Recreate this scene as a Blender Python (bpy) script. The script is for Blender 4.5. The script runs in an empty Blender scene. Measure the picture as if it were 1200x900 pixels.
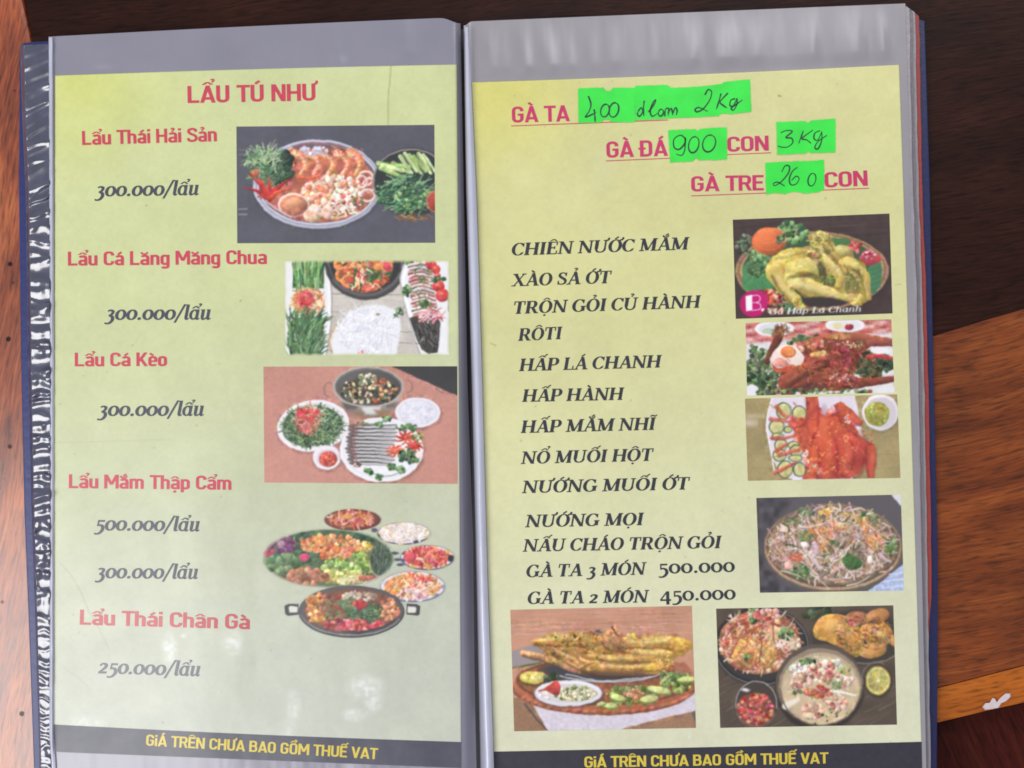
import bpy, math, random, unicodedata
import numpy as np
from mathutils import Vector

S = bpy.context.scene
# ------------------------------------------------------------------ camera
FPX, DIST, TILT = 1100.0, 0.495, math.radians(3.0)
cam_d = bpy.data.cameras.new("camera")
cam = bpy.data.objects.new("camera", cam_d)
S.collection.objects.link(cam)
cam_d.sensor_width = 36.0
cam_d.lens = 36.0 * FPX / 1200.0
cam_d.clip_start = 0.01
cam_d.clip_end = 50.0
CAM = np.array([0.0, -DIST * math.sin(TILT), DIST * math.cos(TILT)])
cam.location = CAM
cam.rotation_euler = (TILT, 0, 0)
S.camera = cam
S.render.resolution_x, S.render.resolution_y = 1024, 768

# ------------------------------------------------------------------ light
W = bpy.data.worlds.new("World")
S.world = W
W.use_nodes = True
bg = W.node_tree.nodes["Background"]
bg.inputs[0].default_value = (0.95, 0.97, 1.0, 1)
bg.inputs[1].default_value = 0.43


def area(name, loc, target, sx, sy, watts, col):
    d = bpy.data.lights.new(name, 'AREA')
    d.shape = 'RECTANGLE'
    d.size, d.size_y, d.energy, d.color = sx, sy, watts, col
    o = bpy.data.objects.new(name, d)
    S.collection.objects.link(o)
    o.location = loc
    o.rotation_euler = (Vector(target) - Vector(loc)).to_track_quat('-Z', 'Y').to_euler()
    return o


area("window_light", (-1.12, -0.78, 1.5), (0, 0, 0), 1.2, 1.1, 29, (1.0, 0.98, 0.96))
area("doorway_light", (0.5, 1.45, 1.5), (0, 0, 0), 1.3, 0.5, 17, (0.98, 0.98, 1.0))

S.view_settings.view_transform = 'Standard'
S.view_settings.look = 'None'
S.view_settings.exposure = 0.0
S.view_settings.gamma = 1.0
S.cycles.filter_width = 1.75

# ------------------------------------------------------------------ helpers
ct, st = math.cos(TILT), math.sin(TILT)


def P(px, py, z):
    """Point of the photograph (1200x900) at height z over the table -> world metres."""
    px = np.asarray(px, float); py = np.asarray(py, float); z = np.asarray(z, float)
    x = (px - 600.0) / FPX
    y = (450.0 - py) / FPX
    dy = y * ct + st
    dz = y * st - ct
    t = (z - CAM[2]) / dz
    return np.stack([CAM[0] + x * t, CAM[1] + dy * t, z + 0 * x], -1)


def smooth(a, b, x):
    t = np.clip((np.asarray(x, float) - a) / (b - a), 0, 1)
    return t * t * (3 - 2 * t)


def lin(c):
    c = np.asarray(c, float) / 255.0
    return np.where(c <= 0.04045, c / 12.92, ((c + 0.055) / 1.055) ** 2.4)


def vnoise(h, w, cell, rng):
    gh, gw = int(h / cell) + 3, int(w / cell) + 3
    g = rng.random((gh, gw))
    y = np.arange(h) / cell; x = np.arange(w) / cell
    yi = y.astype(int); xi = x.astype(int)
    fy = y - yi; fx = x - xi
    fy = (fy * fy * (3 - 2 * fy))[:, None]; fx = (fx * fx * (3 - 2 * fx))[None]
    a = g[yi][:, xi]; b = g[yi][:, xi + 1]; c = g[yi + 1][:, xi]; d = g[yi + 1][:, xi + 1]
    return (a * (1 - fx) + b * fx) * (1 - fy) + (c * (1 - fx) + d * fx) * fy


def interp(tab, v):
    t = np.array(tab, float)
    return np.interp(v, t[:, 0], t[:, 1])


def link(o, parent=None):
    S.collection.objects.link(o)
    if parent is not None:
        o.parent = parent
        o.matrix_parent_inverse = parent.matrix_world.inverted()
    return o


def empty(name, label, cat, loc=(0, 0, 0)):
    o = bpy.data.objects.new(name, None)
    S.collection.objects.link(o)
    o.location = loc
    o.empty_display_size = 0.02
    o['label'] = label; o['category'] = cat
    bpy.context.view_layer.update()
    return o


def mesh_obj(name, verts, faces, mat, parent=None, smooth_shade=False, label=None):
    me = bpy.data.meshes.new(name)
    me.from_pydata([tuple(v) for v in verts], [], faces)
    me.materials.append(mat)
    if smooth_shade:
        me.polygons.foreach_set('use_smooth', [True] * len(me.polygons))
    me.update()
    o = link(bpy.data.objects.new(name, me), parent)
    if label:
        o['label'] = label
    return o


def grid_obj(name, pts, mat, parent=None, cols=None, keep=None, label=None, skirt=0.0):
    """pts (h,w,3) world points; optional per vertex sRGB colours (h,w,3); keep = face mask."""
    h, w = pts.shape[:2]
    idx = np.arange(h * w).reshape(h, w)
    q = np.stack([idx[1:, :-1], idx[1:, 1:], idx[:-1, 1:], idx[:-1, :-1]], -1).reshape(-1, 4)
    v = pts.reshape(-1, 3)
    c = None if cols is None else lin(cols).reshape(-1, 3)
    if keep is not None:
        q = q[keep.reshape(-1)]
        used, inv = np.unique(q.reshape(-1), return_inverse=True)
        q = inv.reshape(-1, 4)
        v = v[used]
        if c is not None:
            c = c[used]
    if skirt > 0 and keep is None:                       # a rim that gives the sheet its thickness
        ring = np.concatenate([idx[0, :], idx[1:, -1], idx[-1, -2::-1], idx[-2:0:-1, 0]])
        low = v[ring] - np.array([0, 0, skirt])
        n0 = len(v)
        v = np.concatenate([v, low])
        m = len(ring)
        j = np.arange(m); k = (j + 1) % m
        q = np.concatenate([q, np.stack([ring[j], ring[k], n0 + k, n0 + j], -1)])
        if c is not None:
            c = np.concatenate([c, c[ring]])
    me = bpy.data.meshes.new(name)
    me.vertices.add(len(v)); me.vertices.foreach_set('co', v.astype(np.float32).ravel())
    me.loops.add(q.size); me.loops.foreach_set('vertex_index', q.astype(np.int32).ravel())
    me.polygons.add(len(q))
    me.polygons.foreach_set('loop_start', (np.arange(len(q)) * 4).astype(np.int32))
    me.polygons.foreach_set('loop_total', np.full(len(q), 4, np.int32))
    me.polygons.foreach_set('use_smooth', np.ones(len(q), bool))
    me.update(calc_edges=True)
    if c is not None:
        at = me.color_attributes.new('Col', 'FLOAT_COLOR', 'POINT')
        at.data.foreach_set('color', np.concatenate([c, np.ones((len(c), 1))], 1).astype(np.float32).ravel())
    me.materials.append(mat)
    o = link(bpy.data.objects.new(name, me), parent)
    if label:
        o['label'] = label
    return o


# ------------------------------------------------------------------ materials
def nodes_of(name):
    m = bpy.data.materials.new(name)
    m.use_nodes = True
    nt = m.node_tree
    return m, nt, nt.nodes["Principled BSDF"]


def add(nt, typ, **kw):
    n = nt.nodes.new(typ)
    for k, v in kw.items():
        setattr(n, k, v)
    return n


def rgba(c):
    l = lin(c)
    return (float(l[0]), float(l[1]), float(l[2]), 1)


def film_bump(nt, b, strength=0.26):
    """slightly wavy clear film: gentle long waves and fine unevenness"""
    tc = add(nt, 'ShaderNodeTexCoord')
    mp = add(nt, 'ShaderNodeMapping'); mp.inputs['Scale'].default_value = (26, 14, 26)
    nt.links.new(tc.outputs['Object'], mp.inputs[0])
    n1 = add(nt, 'ShaderNodeTexNoise'); n1.inputs['Scale'].default_value = 1.0
    n1.inputs['Detail'].default_value = 2.5
    nt.links.new(mp.outputs[0], n1.inputs['Vector'])
    bp = add(nt, 'ShaderNodeBump'); bp.inputs['Strength'].default_value = strength
    bp.inputs['Distance'].default_value = 0.004
    nt.links.new(n1.outputs[0], bp.inputs['Height'])
    nt.links.new(bp.outputs[0], b.inputs['Normal'])
    # uneven gloss
    n2 = add(nt, 'ShaderNodeTexNoise'); n2.inputs['Scale'].default_value = 90
    nt.links.new(tc.outputs['Object'], n2.inputs['Vector'])
    mr = add(nt, 'ShaderNodeMapRange')
    mr.inputs['To Min'].default_value = 0.25; mr.inputs['To Max'].default_value = 0.38
    nt.links.new(n2.outputs[0], mr.inputs['Value'])
    nt.links.new(mr.outputs[0], b.inputs['Roughness'])


def print_mat(name, strength=0.26):
    m, nt, b = nodes_of(name)
    at = add(nt, 'ShaderNodeAttribute', attribute_name='Col')
    nt.links.new(at.outputs['Color'], b.inputs['Base Color'])
    b.inputs['Specular IOR Level'].default_value = 0.5
    film_bump(nt, b, strength)
    return m


def ink_mat(name, col, var=0.12):
    m, nt, b = nodes_of(name)
    tc = add(nt, 'ShaderNodeTexCoord')
    n = add(nt, 'ShaderNodeTexNoise'); n.inputs['Scale'].default_value = 260; n.inputs['Detail'].default_value = 3
    nt.links.new(tc.outputs['Object'], n.inputs['Vector'])
    mx = add(nt, 'ShaderNodeMix', data_type='RGBA')
    c = rgba(col)
    mx.inputs[6].default_value = tuple(max(0, x * (1 - var)) for x in c[:3]) + (1,)
    mx.inputs[7].default_value = tuple(min(1, x * (1 + var) + 0.01) for x in c[:3]) + (1,)
    nt.links.new(n.outputs[0], mx.inputs[0])
    nt.links.new(mx.outputs[2], b.inputs['Base Color'])
    film_bump(nt, b)
    return m


def plain_mat(name, col, rough=0.4, var=0.1, scale=120, bump=0.0, spec=0.5):
    m, nt, b = nodes_of(name)
    tc = add(nt, 'ShaderNodeTexCoord')
    n = add(nt, 'ShaderNodeTexNoise'); n.inputs['Scale'].default_value = scale; n.inputs['Detail'].default_value = 5
    nt.links.new(tc.outputs['Object'], n.inputs['Vector'])
    mx = add(nt, 'ShaderNodeMix', data_type='RGBA')
    c = rgba(col)
    mx.inputs[6].default_value = tuple(max(0, x * (1 - 2 * var)) for x in c[:3]) + (1,)
    mx.inputs[7].default_value = tuple(min(1, x * (1 + 2 * var)) for x in c[:3]) + (1,)
    nt.links.new(n.outputs[0], mx.inputs[0])
    nt.links.new(mx.outputs[2], b.inputs['Base Color'])
    b.inputs['Roughness'].default_value = rough
    b.inputs['Specular IOR Level'].default_value = spec
    if bump:
        bp = add(nt, 'ShaderNodeBump'); bp.inputs['Strength'].default_value = bump
        bp.inputs['Distance'].default_value = 0.001
        nt.links.new(n.outputs[0], bp.inputs['Height'])
        nt.links.new(bp.outputs[0], b.inputs['Normal'])
    return m


def wood_mat(name, dark, mid, light, rot, scale=(6, 60, 6), rough=0.35, specks=False, contrast=1.0, spec=.4, coat=0.0):
    # long grain, fine pores and a wandering figure
    m, nt, b = nodes_of(name)
    L = nt.links.new
    tc = add(nt, 'ShaderNodeTexCoord')
    mp0 = add(nt, 'ShaderNodeMapping'); mp0.inputs['Rotation'].default_value = (0, 0, rot)
    L(tc.outputs['Object'], mp0.inputs[0])
    # warp so that the grain wanders
    wn = add(nt, 'ShaderNodeTexNoise'); wn.inputs['Scale'].default_value = 5; wn.inputs['Detail'].default_value = 2
    L(mp0.outputs[0], wn.inputs['Vector'])
    wm = add(nt, 'ShaderNodeVectorMath', operation='MULTIPLY_ADD')
    wm.inputs[1].default_value = (0.0, 0.035, 0.0)
    L(wn.outputs['Color'], wm.inputs[0]); L(mp0.outputs[0], wm.inputs[2])
    mp = add(nt, 'ShaderNodeMapping'); mp.inputs['Scale'].default_value = scale
    L(wm.outputs[0], mp.inputs[0])
    n1 = add(nt, 'ShaderNodeTexNoise'); n1.inputs['Scale'].default_value = 1.0
    n1.inputs['Detail'].default_value = 8; n1.inputs['Roughness'].default_value = 0.62
    L(mp.outputs[0], n1.inputs['Vector'])
    mp2 = add(nt, 'ShaderNodeMapping')
    mp2.inputs['Scale'].default_value = (scale[0] * 5, scale[1] * 14, scale[2])
    L(wm.outputs[0], mp2.inputs[0])
    n2 = add(nt, 'ShaderNodeTexNoise'); n2.inputs['Scale'].default_value = 1.0; n2.inputs['Detail'].default_value = 4
    L(mp2.outputs[0], n2.inputs['Vector'])
    b.inputs['Specular IOR Level'].default_value = spec
    b.inputs['Coat Weight'].default_value = coat
    b.inputs['Coat Roughness'].default_value = 0.24
    mixf = add(nt, 'ShaderNodeMix', data_type='FLOAT'); mixf.inputs[0].default_value = 0.38
    L(n1.outputs[0], mixf.inputs[2]); L(n2.outputs[0], mixf.inputs[3])
    cr = add(nt, 'ShaderNodeValToRGB')
    e = cr.color_ramp.elements
    e[0].position = 0.5 - 0.17 / contrast; e[0].color = rgba(dark)
    e[1].position = 0.5 + 0.17 / contrast; e[1].color = rgba(light)
    k = e.new(0.5); k.color = rgba(mid)
    L(mixf.outputs[0], cr.inputs[0])
    col = cr.outputs[0]
    bl = add(nt, 'ShaderNodeTexNoise'); bl.inputs['Scale'].default_value = 16; bl.inputs['Detail'].default_value = 4
    L(mp0.outputs[0], bl.inputs['Vector'])
    mp3 = add(nt, 'ShaderNodeMapping'); mp3.inputs['Scale'].default_value = (90, 620, 90)
    L(wm.outputs[0], mp3.inputs[0])
    po = add(nt, 'ShaderNodeTexNoise'); po.inputs['Scale'].default_value = 1; po.inputs['Detail'].default_value = 2
    L(mp3.outputs[0], po.inputs['Vector'])
    f1 = add(nt, 'ShaderNodeMapRange'); f1.inputs['From Min'].default_value = .3; f1.inputs['From Max'].default_value = .7
    f1.inputs['To Min'].default_value = .72; f1.inputs['To Max'].default_value = 1.22
    L(bl.outputs[0], f1.inputs['Value'])
    f2 = add(nt, 'ShaderNodeMapRange'); f2.inputs['From Min'].default_value = .32; f2.inputs['From Max'].default_value = .5
    f2.inputs['To Min'].default_value = .55; f2.inputs['To Max'].default_value = 1.05
    L(po.outputs[0], f2.inputs['Value'])
    fm = add(nt, 'ShaderNodeMath', operation='MULTIPLY'); L(f1.outputs[0], fm.inputs[0]); L(f2.outputs[0], fm.inputs[1])
    vm = add(nt, 'ShaderNodeVectorMath', operation='SCALE'); L(col, vm.inputs[0]); L(fm.outputs[0], vm.inputs['Scale'])
    col = vm.outputs[0]
    if specks:
        vo = add(nt, 'ShaderNodeTexVoronoi'); vo.inputs['Scale'].default_value = 95
        L(tc.outputs['Object'], vo.inputs['Vector'])
        lt = add(nt, 'ShaderNodeMapRange'); lt.inputs['From Min'].default_value = 0.10
        lt.inputs['From Max'].default_value = 0.16; lt.inputs['To Min'].default_value = 1.0; lt.inputs['To Max'].default_value = 0.0
        L(vo.outputs['Distance'], lt.inputs['Value'])
        sp = add(nt, 'ShaderNodeSeparateColor'); L(vo.outputs['Color'], sp.inputs[0])
        gt = add(nt, 'ShaderNodeMath', operation='GREATER_THAN'); gt.inputs[1].default_value = 0.66
        L(sp.outputs[0], gt.inputs[0])
        mu = add(nt, 'ShaderNodeMath', operation='MULTIPLY'); L(lt.outputs[0], mu.inputs[0]); L(gt.outputs[0], mu.inputs[1])
        mx = add(nt, 'ShaderNodeMix', data_type='RGBA'); mx.inputs[7].default_value = rgba((40, 22, 26))
        L(mu.outputs[0], mx.inputs[0]); L(col, mx.inputs[6]); col = mx.outputs[2]
        sm = add(nt, 'ShaderNodeMath', operation='MULTIPLY_ADD'); sm.inputs[1].default_value = -0.9 * spec; sm.inputs[2].default_value = spec
        L(mu.outputs[0], sm.inputs[0]); L(sm.outputs[0], b.inputs['Specular IOR Level'])
    L(col, b.inputs['Base Color'])
    mr = add(nt, 'ShaderNodeMapRange'); mr.inputs['To Min'].default_value = rough - 0.08; mr.inputs['To Max'].default_value = rough + 0.12
    L(n1.outputs[0], mr.inputs['Value']); L(mr.outputs[0], b.inputs['Roughness'])
    bp = add(nt, 'ShaderNodeBump'); bp.inputs['Strength'].default_value = 0.22; bp.inputs['Distance'].default_value = 0.0015
    L(mixf.outputs[0], bp.inputs['Height']); L(bp.outputs[0], b.inputs['Normal'])
    return m


# ------------------------------------------------------------------ the table
table = empty('wooden_table', 'varnished wooden table of dark and orange brown boards under the open menu', 'table', (0, 0, 0))


def board(pxpoly, z, mat, label, th=0.03, bev=0):
    import bmesh
    top = [P(x, y, z) for x, y in pxpoly]
    bm = bmesh.new()
    vs = [bm.verts.new(v) for v in top]
    f = bm.faces.new(vs)
    f.normal_update()
    if f.normal.z < 0:
        f.normal_flip()
    r = bmesh.ops.extrude_face_region(bm, geom=[f])
    nv = [g for g in r['geom'] if isinstance(g, bmesh.types.BMVert)]
    for v in vs:
        v.co.z -= th
    bmesh.ops.recalc_face_normals(bm, faces=bm.faces[:])
    edges = [e for e in bm.edges if all(v in nv for v in e.verts)]
    if bev:
        bmesh.ops.bevel(bm, geom=edges, offset=bev, segments=2, profile=0.6, affect='EDGES')
    me = bpy.data.meshes.new('board')
    bm.to_mesh(me); bm.free()
    me.materials.append(mat)
    o = link(bpy.data.objects.new('board', me), table)
    o['label'] = label
    return o


wood_dark = wood_mat('dark_wood', (25, 9, 7), (42, 19, 13), (60, 30, 22), math.radians(-8), (12, 50, 7), 0.45, contrast=.8, spec=.13)
wood_orange = wood_mat('orange_wood', (66, 26, 8), (116, 54, 18), (150, 80, 32), math.radians(-12), (10, 90, 7), 0.33, contrast=.85, spec=.4)
wood_edge = wood_mat('pale_orange_wood', (136, 68, 18), (164, 88, 26), (180, 102, 38), math.radians(-12), (8, 40, 6), 0.42, contrast=.8, spec=.25)
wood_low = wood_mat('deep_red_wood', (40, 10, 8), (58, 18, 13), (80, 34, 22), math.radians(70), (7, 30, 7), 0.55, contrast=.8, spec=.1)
wood_left = wood_mat('red_brown_wood', (70, 28, 18), (142, 66, 36), (184, 104, 58), math.radians(-82), (12, 46, 5), 0.27, specks=True, contrast=1.0, spec=.7, coat=.45)

# dark plank runs behind the book; its left edge is a waney curve, its lower edge a dark joint
board([(27, -600), (24, -40), (29, 0), (34, 24), (38.5, 49), (52, 130), (66, 260), (74, 500), (600, 536), (1094, 398), (1150, 379),
       (1201, 365.5), (1900, 166), (1900, -600)], -0.0007, wood_dark, 'dark brown board behind the top of the menu')
board([(76, 502), (600, 533), (1094, 394.2), (1150, 376.6), (1201, 362), (1900, 162), (1900, 640), (1201, 779), (1097, 806), (600, 930), (90, 1060)],
      0.0, wood_orange, 'orange brown board right of the menu')
board([(90, 1062), (600, 931.5), (1097, 807), (1201, 780), (1900, 641), (1900, 690), (1201, 823), (1160, 832), (1097, 847), (600, 972), (92, 1100)],
      -0.0009, wood_edge, 'narrow pale orange edge board at lower right')
board([(93, 1103), (600, 973), (1097, 848), (1160, 833), (1201, 824), (1900, 691), (1900, 1700), (93, 1700)],
      -0.012, wood_low, 'deep reddish brown lower board in shade')
board([(23, -600), (21, -40), (26, 0), (31.5, 24), (36.5, 50), (49, 130), (63, 260), (71, 500), (84, 1000), (90, 1700), (-900, 1700), (-900, -600)],
      0.0006, wood_left, 'red brown board with dark flecks left of the menu', bev=0.0022)

flake_m = plain_mat('white_paint', (205, 190, 195), 0.5, 0.1, 400, 0.3)
fl = [(1152, 828), (1155, 824), (1160, 823.5), (1163, 818), (1166, 819), (1168, 823), (1172, 818), (1178, 813), (1183, 813), (1183.5, 817), (1178, 822),
      (1173, 824), (1170, 829), (1163, 830.5), (1155, 831.5)]
zt = -0.0009
top = [P(x, y, zt + 0.0013) for x, y in fl]
bot = [P(x + (x - 1167) * .08, y + (y - 823) * .08, zt + 0.00005) for x, y in fl]
n = len(fl)
fo = mesh_obj('paint_fleck', top + bot, [list(range(n - 1, -1, -1))] + [[i, (i + 1) % n, n + (i + 1) % n, n + i] for i in range(n)], flake_m)
fo['label'] = 'small white fleck of dried paint on the pale orange board edge'
fo['category'] = 'paint fleck'

# ------------------------------------------------------------------ the book
book = empty('menu_book', 'open blue restaurant menu binder with lime green pages in plastic sleeves', 'menu', (0, 0, 0.0008))
TOPZ = 0.0008

# page outlines in the photograph
L_l = [(0, 65), (88, 64.5), (450, 63.5), (881, 62.0), (900, 62)]
L_r = [(0, 535), (76, 535.5), (450, 538), (900, 540.5)]
R_l = [(0, 549), (96, 552.5), (225, 558.5), (450, 565.5), (675, 571.5), (880, 578.5), (960, 581)]
R_r = [(0, 1051), (75, 1053.7), (225, 1059), (450, 1066.5), (675, 1074), (870, 1080), (960, 1082)]


def hL(px, py):
    z = 0.0065 + 0.0035 * smooth(60, 260, px) + 0.0010 * smooth(300, 520, px)
    g = interp([(0, 537), (30, 537), (450, 541), (900, 546)], py)
    z = z - 0.0068 * smooth(g - 6, g + 15, px)
    z = z + 0.0005 * np.sin(px * 0.011 + py * 0.006 + 0.6)
    return z + 0.0006 * np.exp(-((px - 60.5) / 1.7) ** 2)


def hR(px, py):
    l = interp(R_l, py)
    z = 0.0125 - 0.0010 * smooth(560, 1200, px) + 0.0005 * np.sin(px * 0.006 - py * 0.005)
    t = (px - l)
    z = z + 0.0016 * np.exp(-((t + 7) / 6.0) ** 2) - 0.0085 * smooth(-9, -18, t)
    return z


def hgt(side):
    return hL if side == 0 else hR


def on_page(side, px, py, lift):
    px = np.asarray(px, float); py = np.asarray(py, float)
    return P(px, py, hgt(side)(px, py) + lift)


rng0 = np.random.default_rng(5)

blue_m = plain_mat('blue_cover_vinyl', (38, 48, 104), 0.38, 0.12, 300, 0.15)
deep_m = plain_mat('dark_blue_cover_vinyl', (27, 33, 80), 0.42, 0.14, 300, 0.15)
navy_m = plain_mat('navy_cover_vinyl', (20, 22, 38), 0.5, 0.12, 300, 0.15)


def slab(name, poly, z0, z1, mat, parent=book, label=None, bev=0.0008):
    import bmesh
    bm = bmesh.new()
    vs = [bm.verts.new(P(x, y, z1)) for x, y in poly]
    f = bm.faces.new(vs); f.normal_update()
    if f.normal.z < 0:
        f.normal_flip()
    r = bmesh.ops.extrude_face_region(bm, geom=[f])
    nv = [g for g in r['geom'] if isinstance(g, bmesh.types.BMVert)]
    for v in vs:
        v.co.z = z0
    bmesh.ops.recalc_face_normals(bm, faces=bm.faces[:])
    ed = [e for e in bm.edges if all(v in nv for v in e.verts)]
    if bev:
        bmesh.ops.bevel(bm, geom=ed, offset=bev, segments=3, profile=0.5, affect='EDGES')
    me = bpy.data.meshes.new(name)
    bm.to_mesh(me); bm.free(); me.materials.append(mat)
    o = link(bpy.data.objects.new(name, me), parent)
    if label:
        o['label'] = label
    return o


slab('cover_board', [(36, 48.5), (540, 26), (556, 985), (42, 985), (38.5, 880), (33.5, 740), (28, 600), (24.5, 450), (21.5, 225), (22.5, 55), (27, 50)],
     TOPZ, TOPZ + 0.0024, blue_m, label='blue left cover board showing as a thin edge')
slab('cover_board', [(548, 27), (582, 22.8), (660, 19.8), (742, 17.8), (1078, 22), (1084.5, 24), (1090.5, 225), (1095, 450), (1099.3, 640), (1099.5, 760), (1098, 985), (562, 985)],
     TOPZ, TOPZ + 0.0024, deep_m, label='blue right cover board showing beyond the page edges')
slab('spine_strip', [(535, 34), (560, 34), (575, 985), (548, 985)], TOPZ + 0.0026, TOPZ + 0.0032, navy_m, bev=0.0002)

# lower leaves of the binder, stepped out to the right
red_m = plain_mat('red_sheet_paper', (150, 58, 52), 0.5, 0.15, 500)
edge_m = plain_mat('grey_sleeve_plastic', (150, 144, 150), 0.3, 0.10, 260, 0.25)
edge2_m = plain_mat('dull_sleeve_plastic', (122, 116, 124), 0.3, 0.10, 260, 0.25)


def leaf(name, top_y, edge, z0, z1, mat, label=None, lx=562):
    e = [(x, y) for y, x in edge]
    rj = random.Random(len(label or '') + int(z0 * 1e6))
    fine = []
    for (xa, ya), (xb, yb) in zip(e[:-1], e[1:]):
        m = max(1, int((yb - ya) / 14))
        fine += [(xa + (xb - xa) * q / m + rj.uniform(-.45, .45), ya + (yb - ya) * q / m) for q in range(m)]
    e = fine + [e[-1]]
    poly = [(lx, top_y[0]), (820, top_y[0] * .45 + top_y[1] * .55)] + [(e[0][0] - 3, top_y[1])] + [(e[0][0], top_y[1] + 3)] + e[1:] + [(lx + 22, 985)]
    return slab(name, poly, z0, z1, mat, label=label, bev=0.0003)


leaf('inner_sheet', (34, 16), [(20, 1077.5), (120, 1079), (225, 1081), (340, 1085.5), (450, 1088), (620, 1091.5), (700, 1091.5), (760, 1088), (985, 1084)],
     TOPZ + 0.0028, TOPZ + 0.0048, red_m, 'red sheet edge between the grey sleeves and the blue cover')
for i, (dx, dz, ty) in enumerate([(0.0, 0.0, 12), (-3.4, 0.0018, 9.5), (-6.6, 0.0036, 7.2)]):
    leaf('sleeve_edge', (32 - i, ty), [(14, 1073 + dx), (120, 1074.5 + dx), (225, 1077 + dx), (340, 1081 + dx), (450, 1083.5 + dx), (620, 1086.5 + dx), (760, 1088.5 + dx), (985, 1092.5 + dx * .8)],
         TOPZ + 0.0050 + dz, TOPZ + 0.0050 + dz + 0.0014, (edge_m, edge2_m, edge_m)[i])
slab('sleeve_edge', [(58, 60), (534, 40), (534, 985), (58, 985)], TOPZ + 0.0026, TOPZ + 0.0046, edge_m, bev=0.0003)


# ------------------------------------------------------------------ plastic sleeves
def sleeve_mat(name, col, amp, sx, sy):
    m, nt, b = nodes_of(name)
    L = nt.links.new
    tc = add(nt, 'ShaderNodeTexCoord')
    mp = add(nt, 'ShaderNodeMapping'); mp.inputs['Scale'].default_value = (sx, sy, 1)
    L(tc.outputs['Object'], mp.inputs[0])
    n = add(nt, 'ShaderNodeTexNoise'); n.inputs['Scale'].default_value = 1; n.inputs['Detail'].default_value = 3
    L(mp.outputs[0], n.inputs['Vector'])
    n2 = add(nt, 'ShaderNodeTexNoise'); n2.inputs['Scale'].default_value = 24; n2.inputs['Detail'].default_value = 5
    L(tc.outputs['Object'], n2.inputs['Vector'])
    mx = add(nt, 'ShaderNodeMix', data_type='RGBA')
    c = rgba(col)
    mx.inputs[6].default_value = tuple(x * 0.82 for x in c[:3]) + (1,)
    mx.inputs[7].default_value = tuple(x * 1.16 for x in c[:3]) + (1,)
    L(n2.outputs[0], mx.inputs[0]); L(mx.outputs[2], b.inputs['Base Color'])
    b.inputs['Roughness'].default_value = 0.28
    b.inputs['Specular IOR Level'].default_value = 0.75
    bp = add(nt, 'ShaderNodeBump'); bp.inputs['Strength'].default_value = amp; bp.inputs['Distance'].default_value = 0.003
    L(n.outputs[0], bp.inputs['Height']); L(bp.outputs[0], b.inputs['Normal'])
    return m


sleeve_l_m = sleeve_mat('grey_sleeve_film', (134, 132, 147), 0.6, 34, 9)
sleeve_r_m = sleeve_mat('pale_sleeve_film', (146, 142, 149), 0.5, 40, 7)


def patch(fl, fr, ft, fb, nu, nv):
    """grid of photo pixels; fl/fr give the x limits for a y, ft/fb the y limits for a fraction u"""
    u = np.linspace(0, 1, nu)[None]; v = np.linspace(0, 1, nv)[:, None]
    yt = ft(u); yb = fb(u)
    py = yt + (yb - yt) * v
    px = fl(py) + (fr(py) - fl(py)) * u
    return px, py


SL_l = [(0, 56.8), (43, 57), (450, 58.5), (860, 57.5), (890, 60), (980, 64)]
SL_r = [(0, 538), (27, 539.5), (200, 543), (450, 548), (675, 556), (850, 560), (980, 563)]
px, py = patch(lambda y: interp(SL_l, y), lambda y: interp(SL_r, y),
               lambda u: 43 - 21.5 * np.minimum(u / .94, 1) + 6 * smooth(.955, 1, u) - 1.0 * np.sin(u * 3.14), lambda u: 0 * u + 985, 200, 330)
zz = hL(px, py) - 0.0003
# soft vertical ripples in the empty top of the sleeve
rip = sum(a * np.exp(-((px - c) / w) ** 2) for c, w, a in [(120, 22, .0009), (165, 14, .0006), (215, 16, -.0008), (300, 24, .0010), (356, 12, .0005), (410, 18, -.0008), (470, 16, .0010)])
zz = zz + rip * (1 - smooth(-16, -1.5, py - (88.5 - 13 * (px - 65) / 470)))
grid_obj('plastic_sleeve', P(px, py, zz), sleeve_l_m, book, label='grey plastic sleeve of the left page')

SR_l = [(0, 541), (30, 543.5), (225, 546.5), (450, 553), (675, 558.5), (850, 562), (980, 565)]
SR_r = [(0, 1060.5), (5, 1061), (225, 1067), (450, 1074), (675, 1080.5), (900, 1085.5), (980, 1087)]
px, py = patch(lambda y: interp(SR_l, y), lambda y: interp(SR_r, y),
               lambda u: 30 - 4.5 * smooth(0, .02, u) - 21.5 * u, lambda u: 0 * u + 985, 420, 260)
zz = hR(px, py) - 0.0003
rip = np.zeros_like(px)
for c in np.arange(572, 1050, 24.0):
    c2 = c + rng0.uniform(-6, 6)
    rip += rng0.uniform(.0003, .0013) * np.exp(-((px - c2 - (py - 60) * rng0.uniform(-.12, .12)) / rng0.uniform(8, 14)) ** 2)
zz = zz + rip * (1 - smooth(-16, -1.5, py - (96.5 - 20.8 * (px - 552) / 501))) * smooth(0, 60, py - (30 - 21.5 * (px - 545) / 515) + 6)
grid_obj('plastic_sleeve', P(px, py, zz), sleeve_r_m, book, label='pale grey plastic sleeve of the right page')


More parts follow.
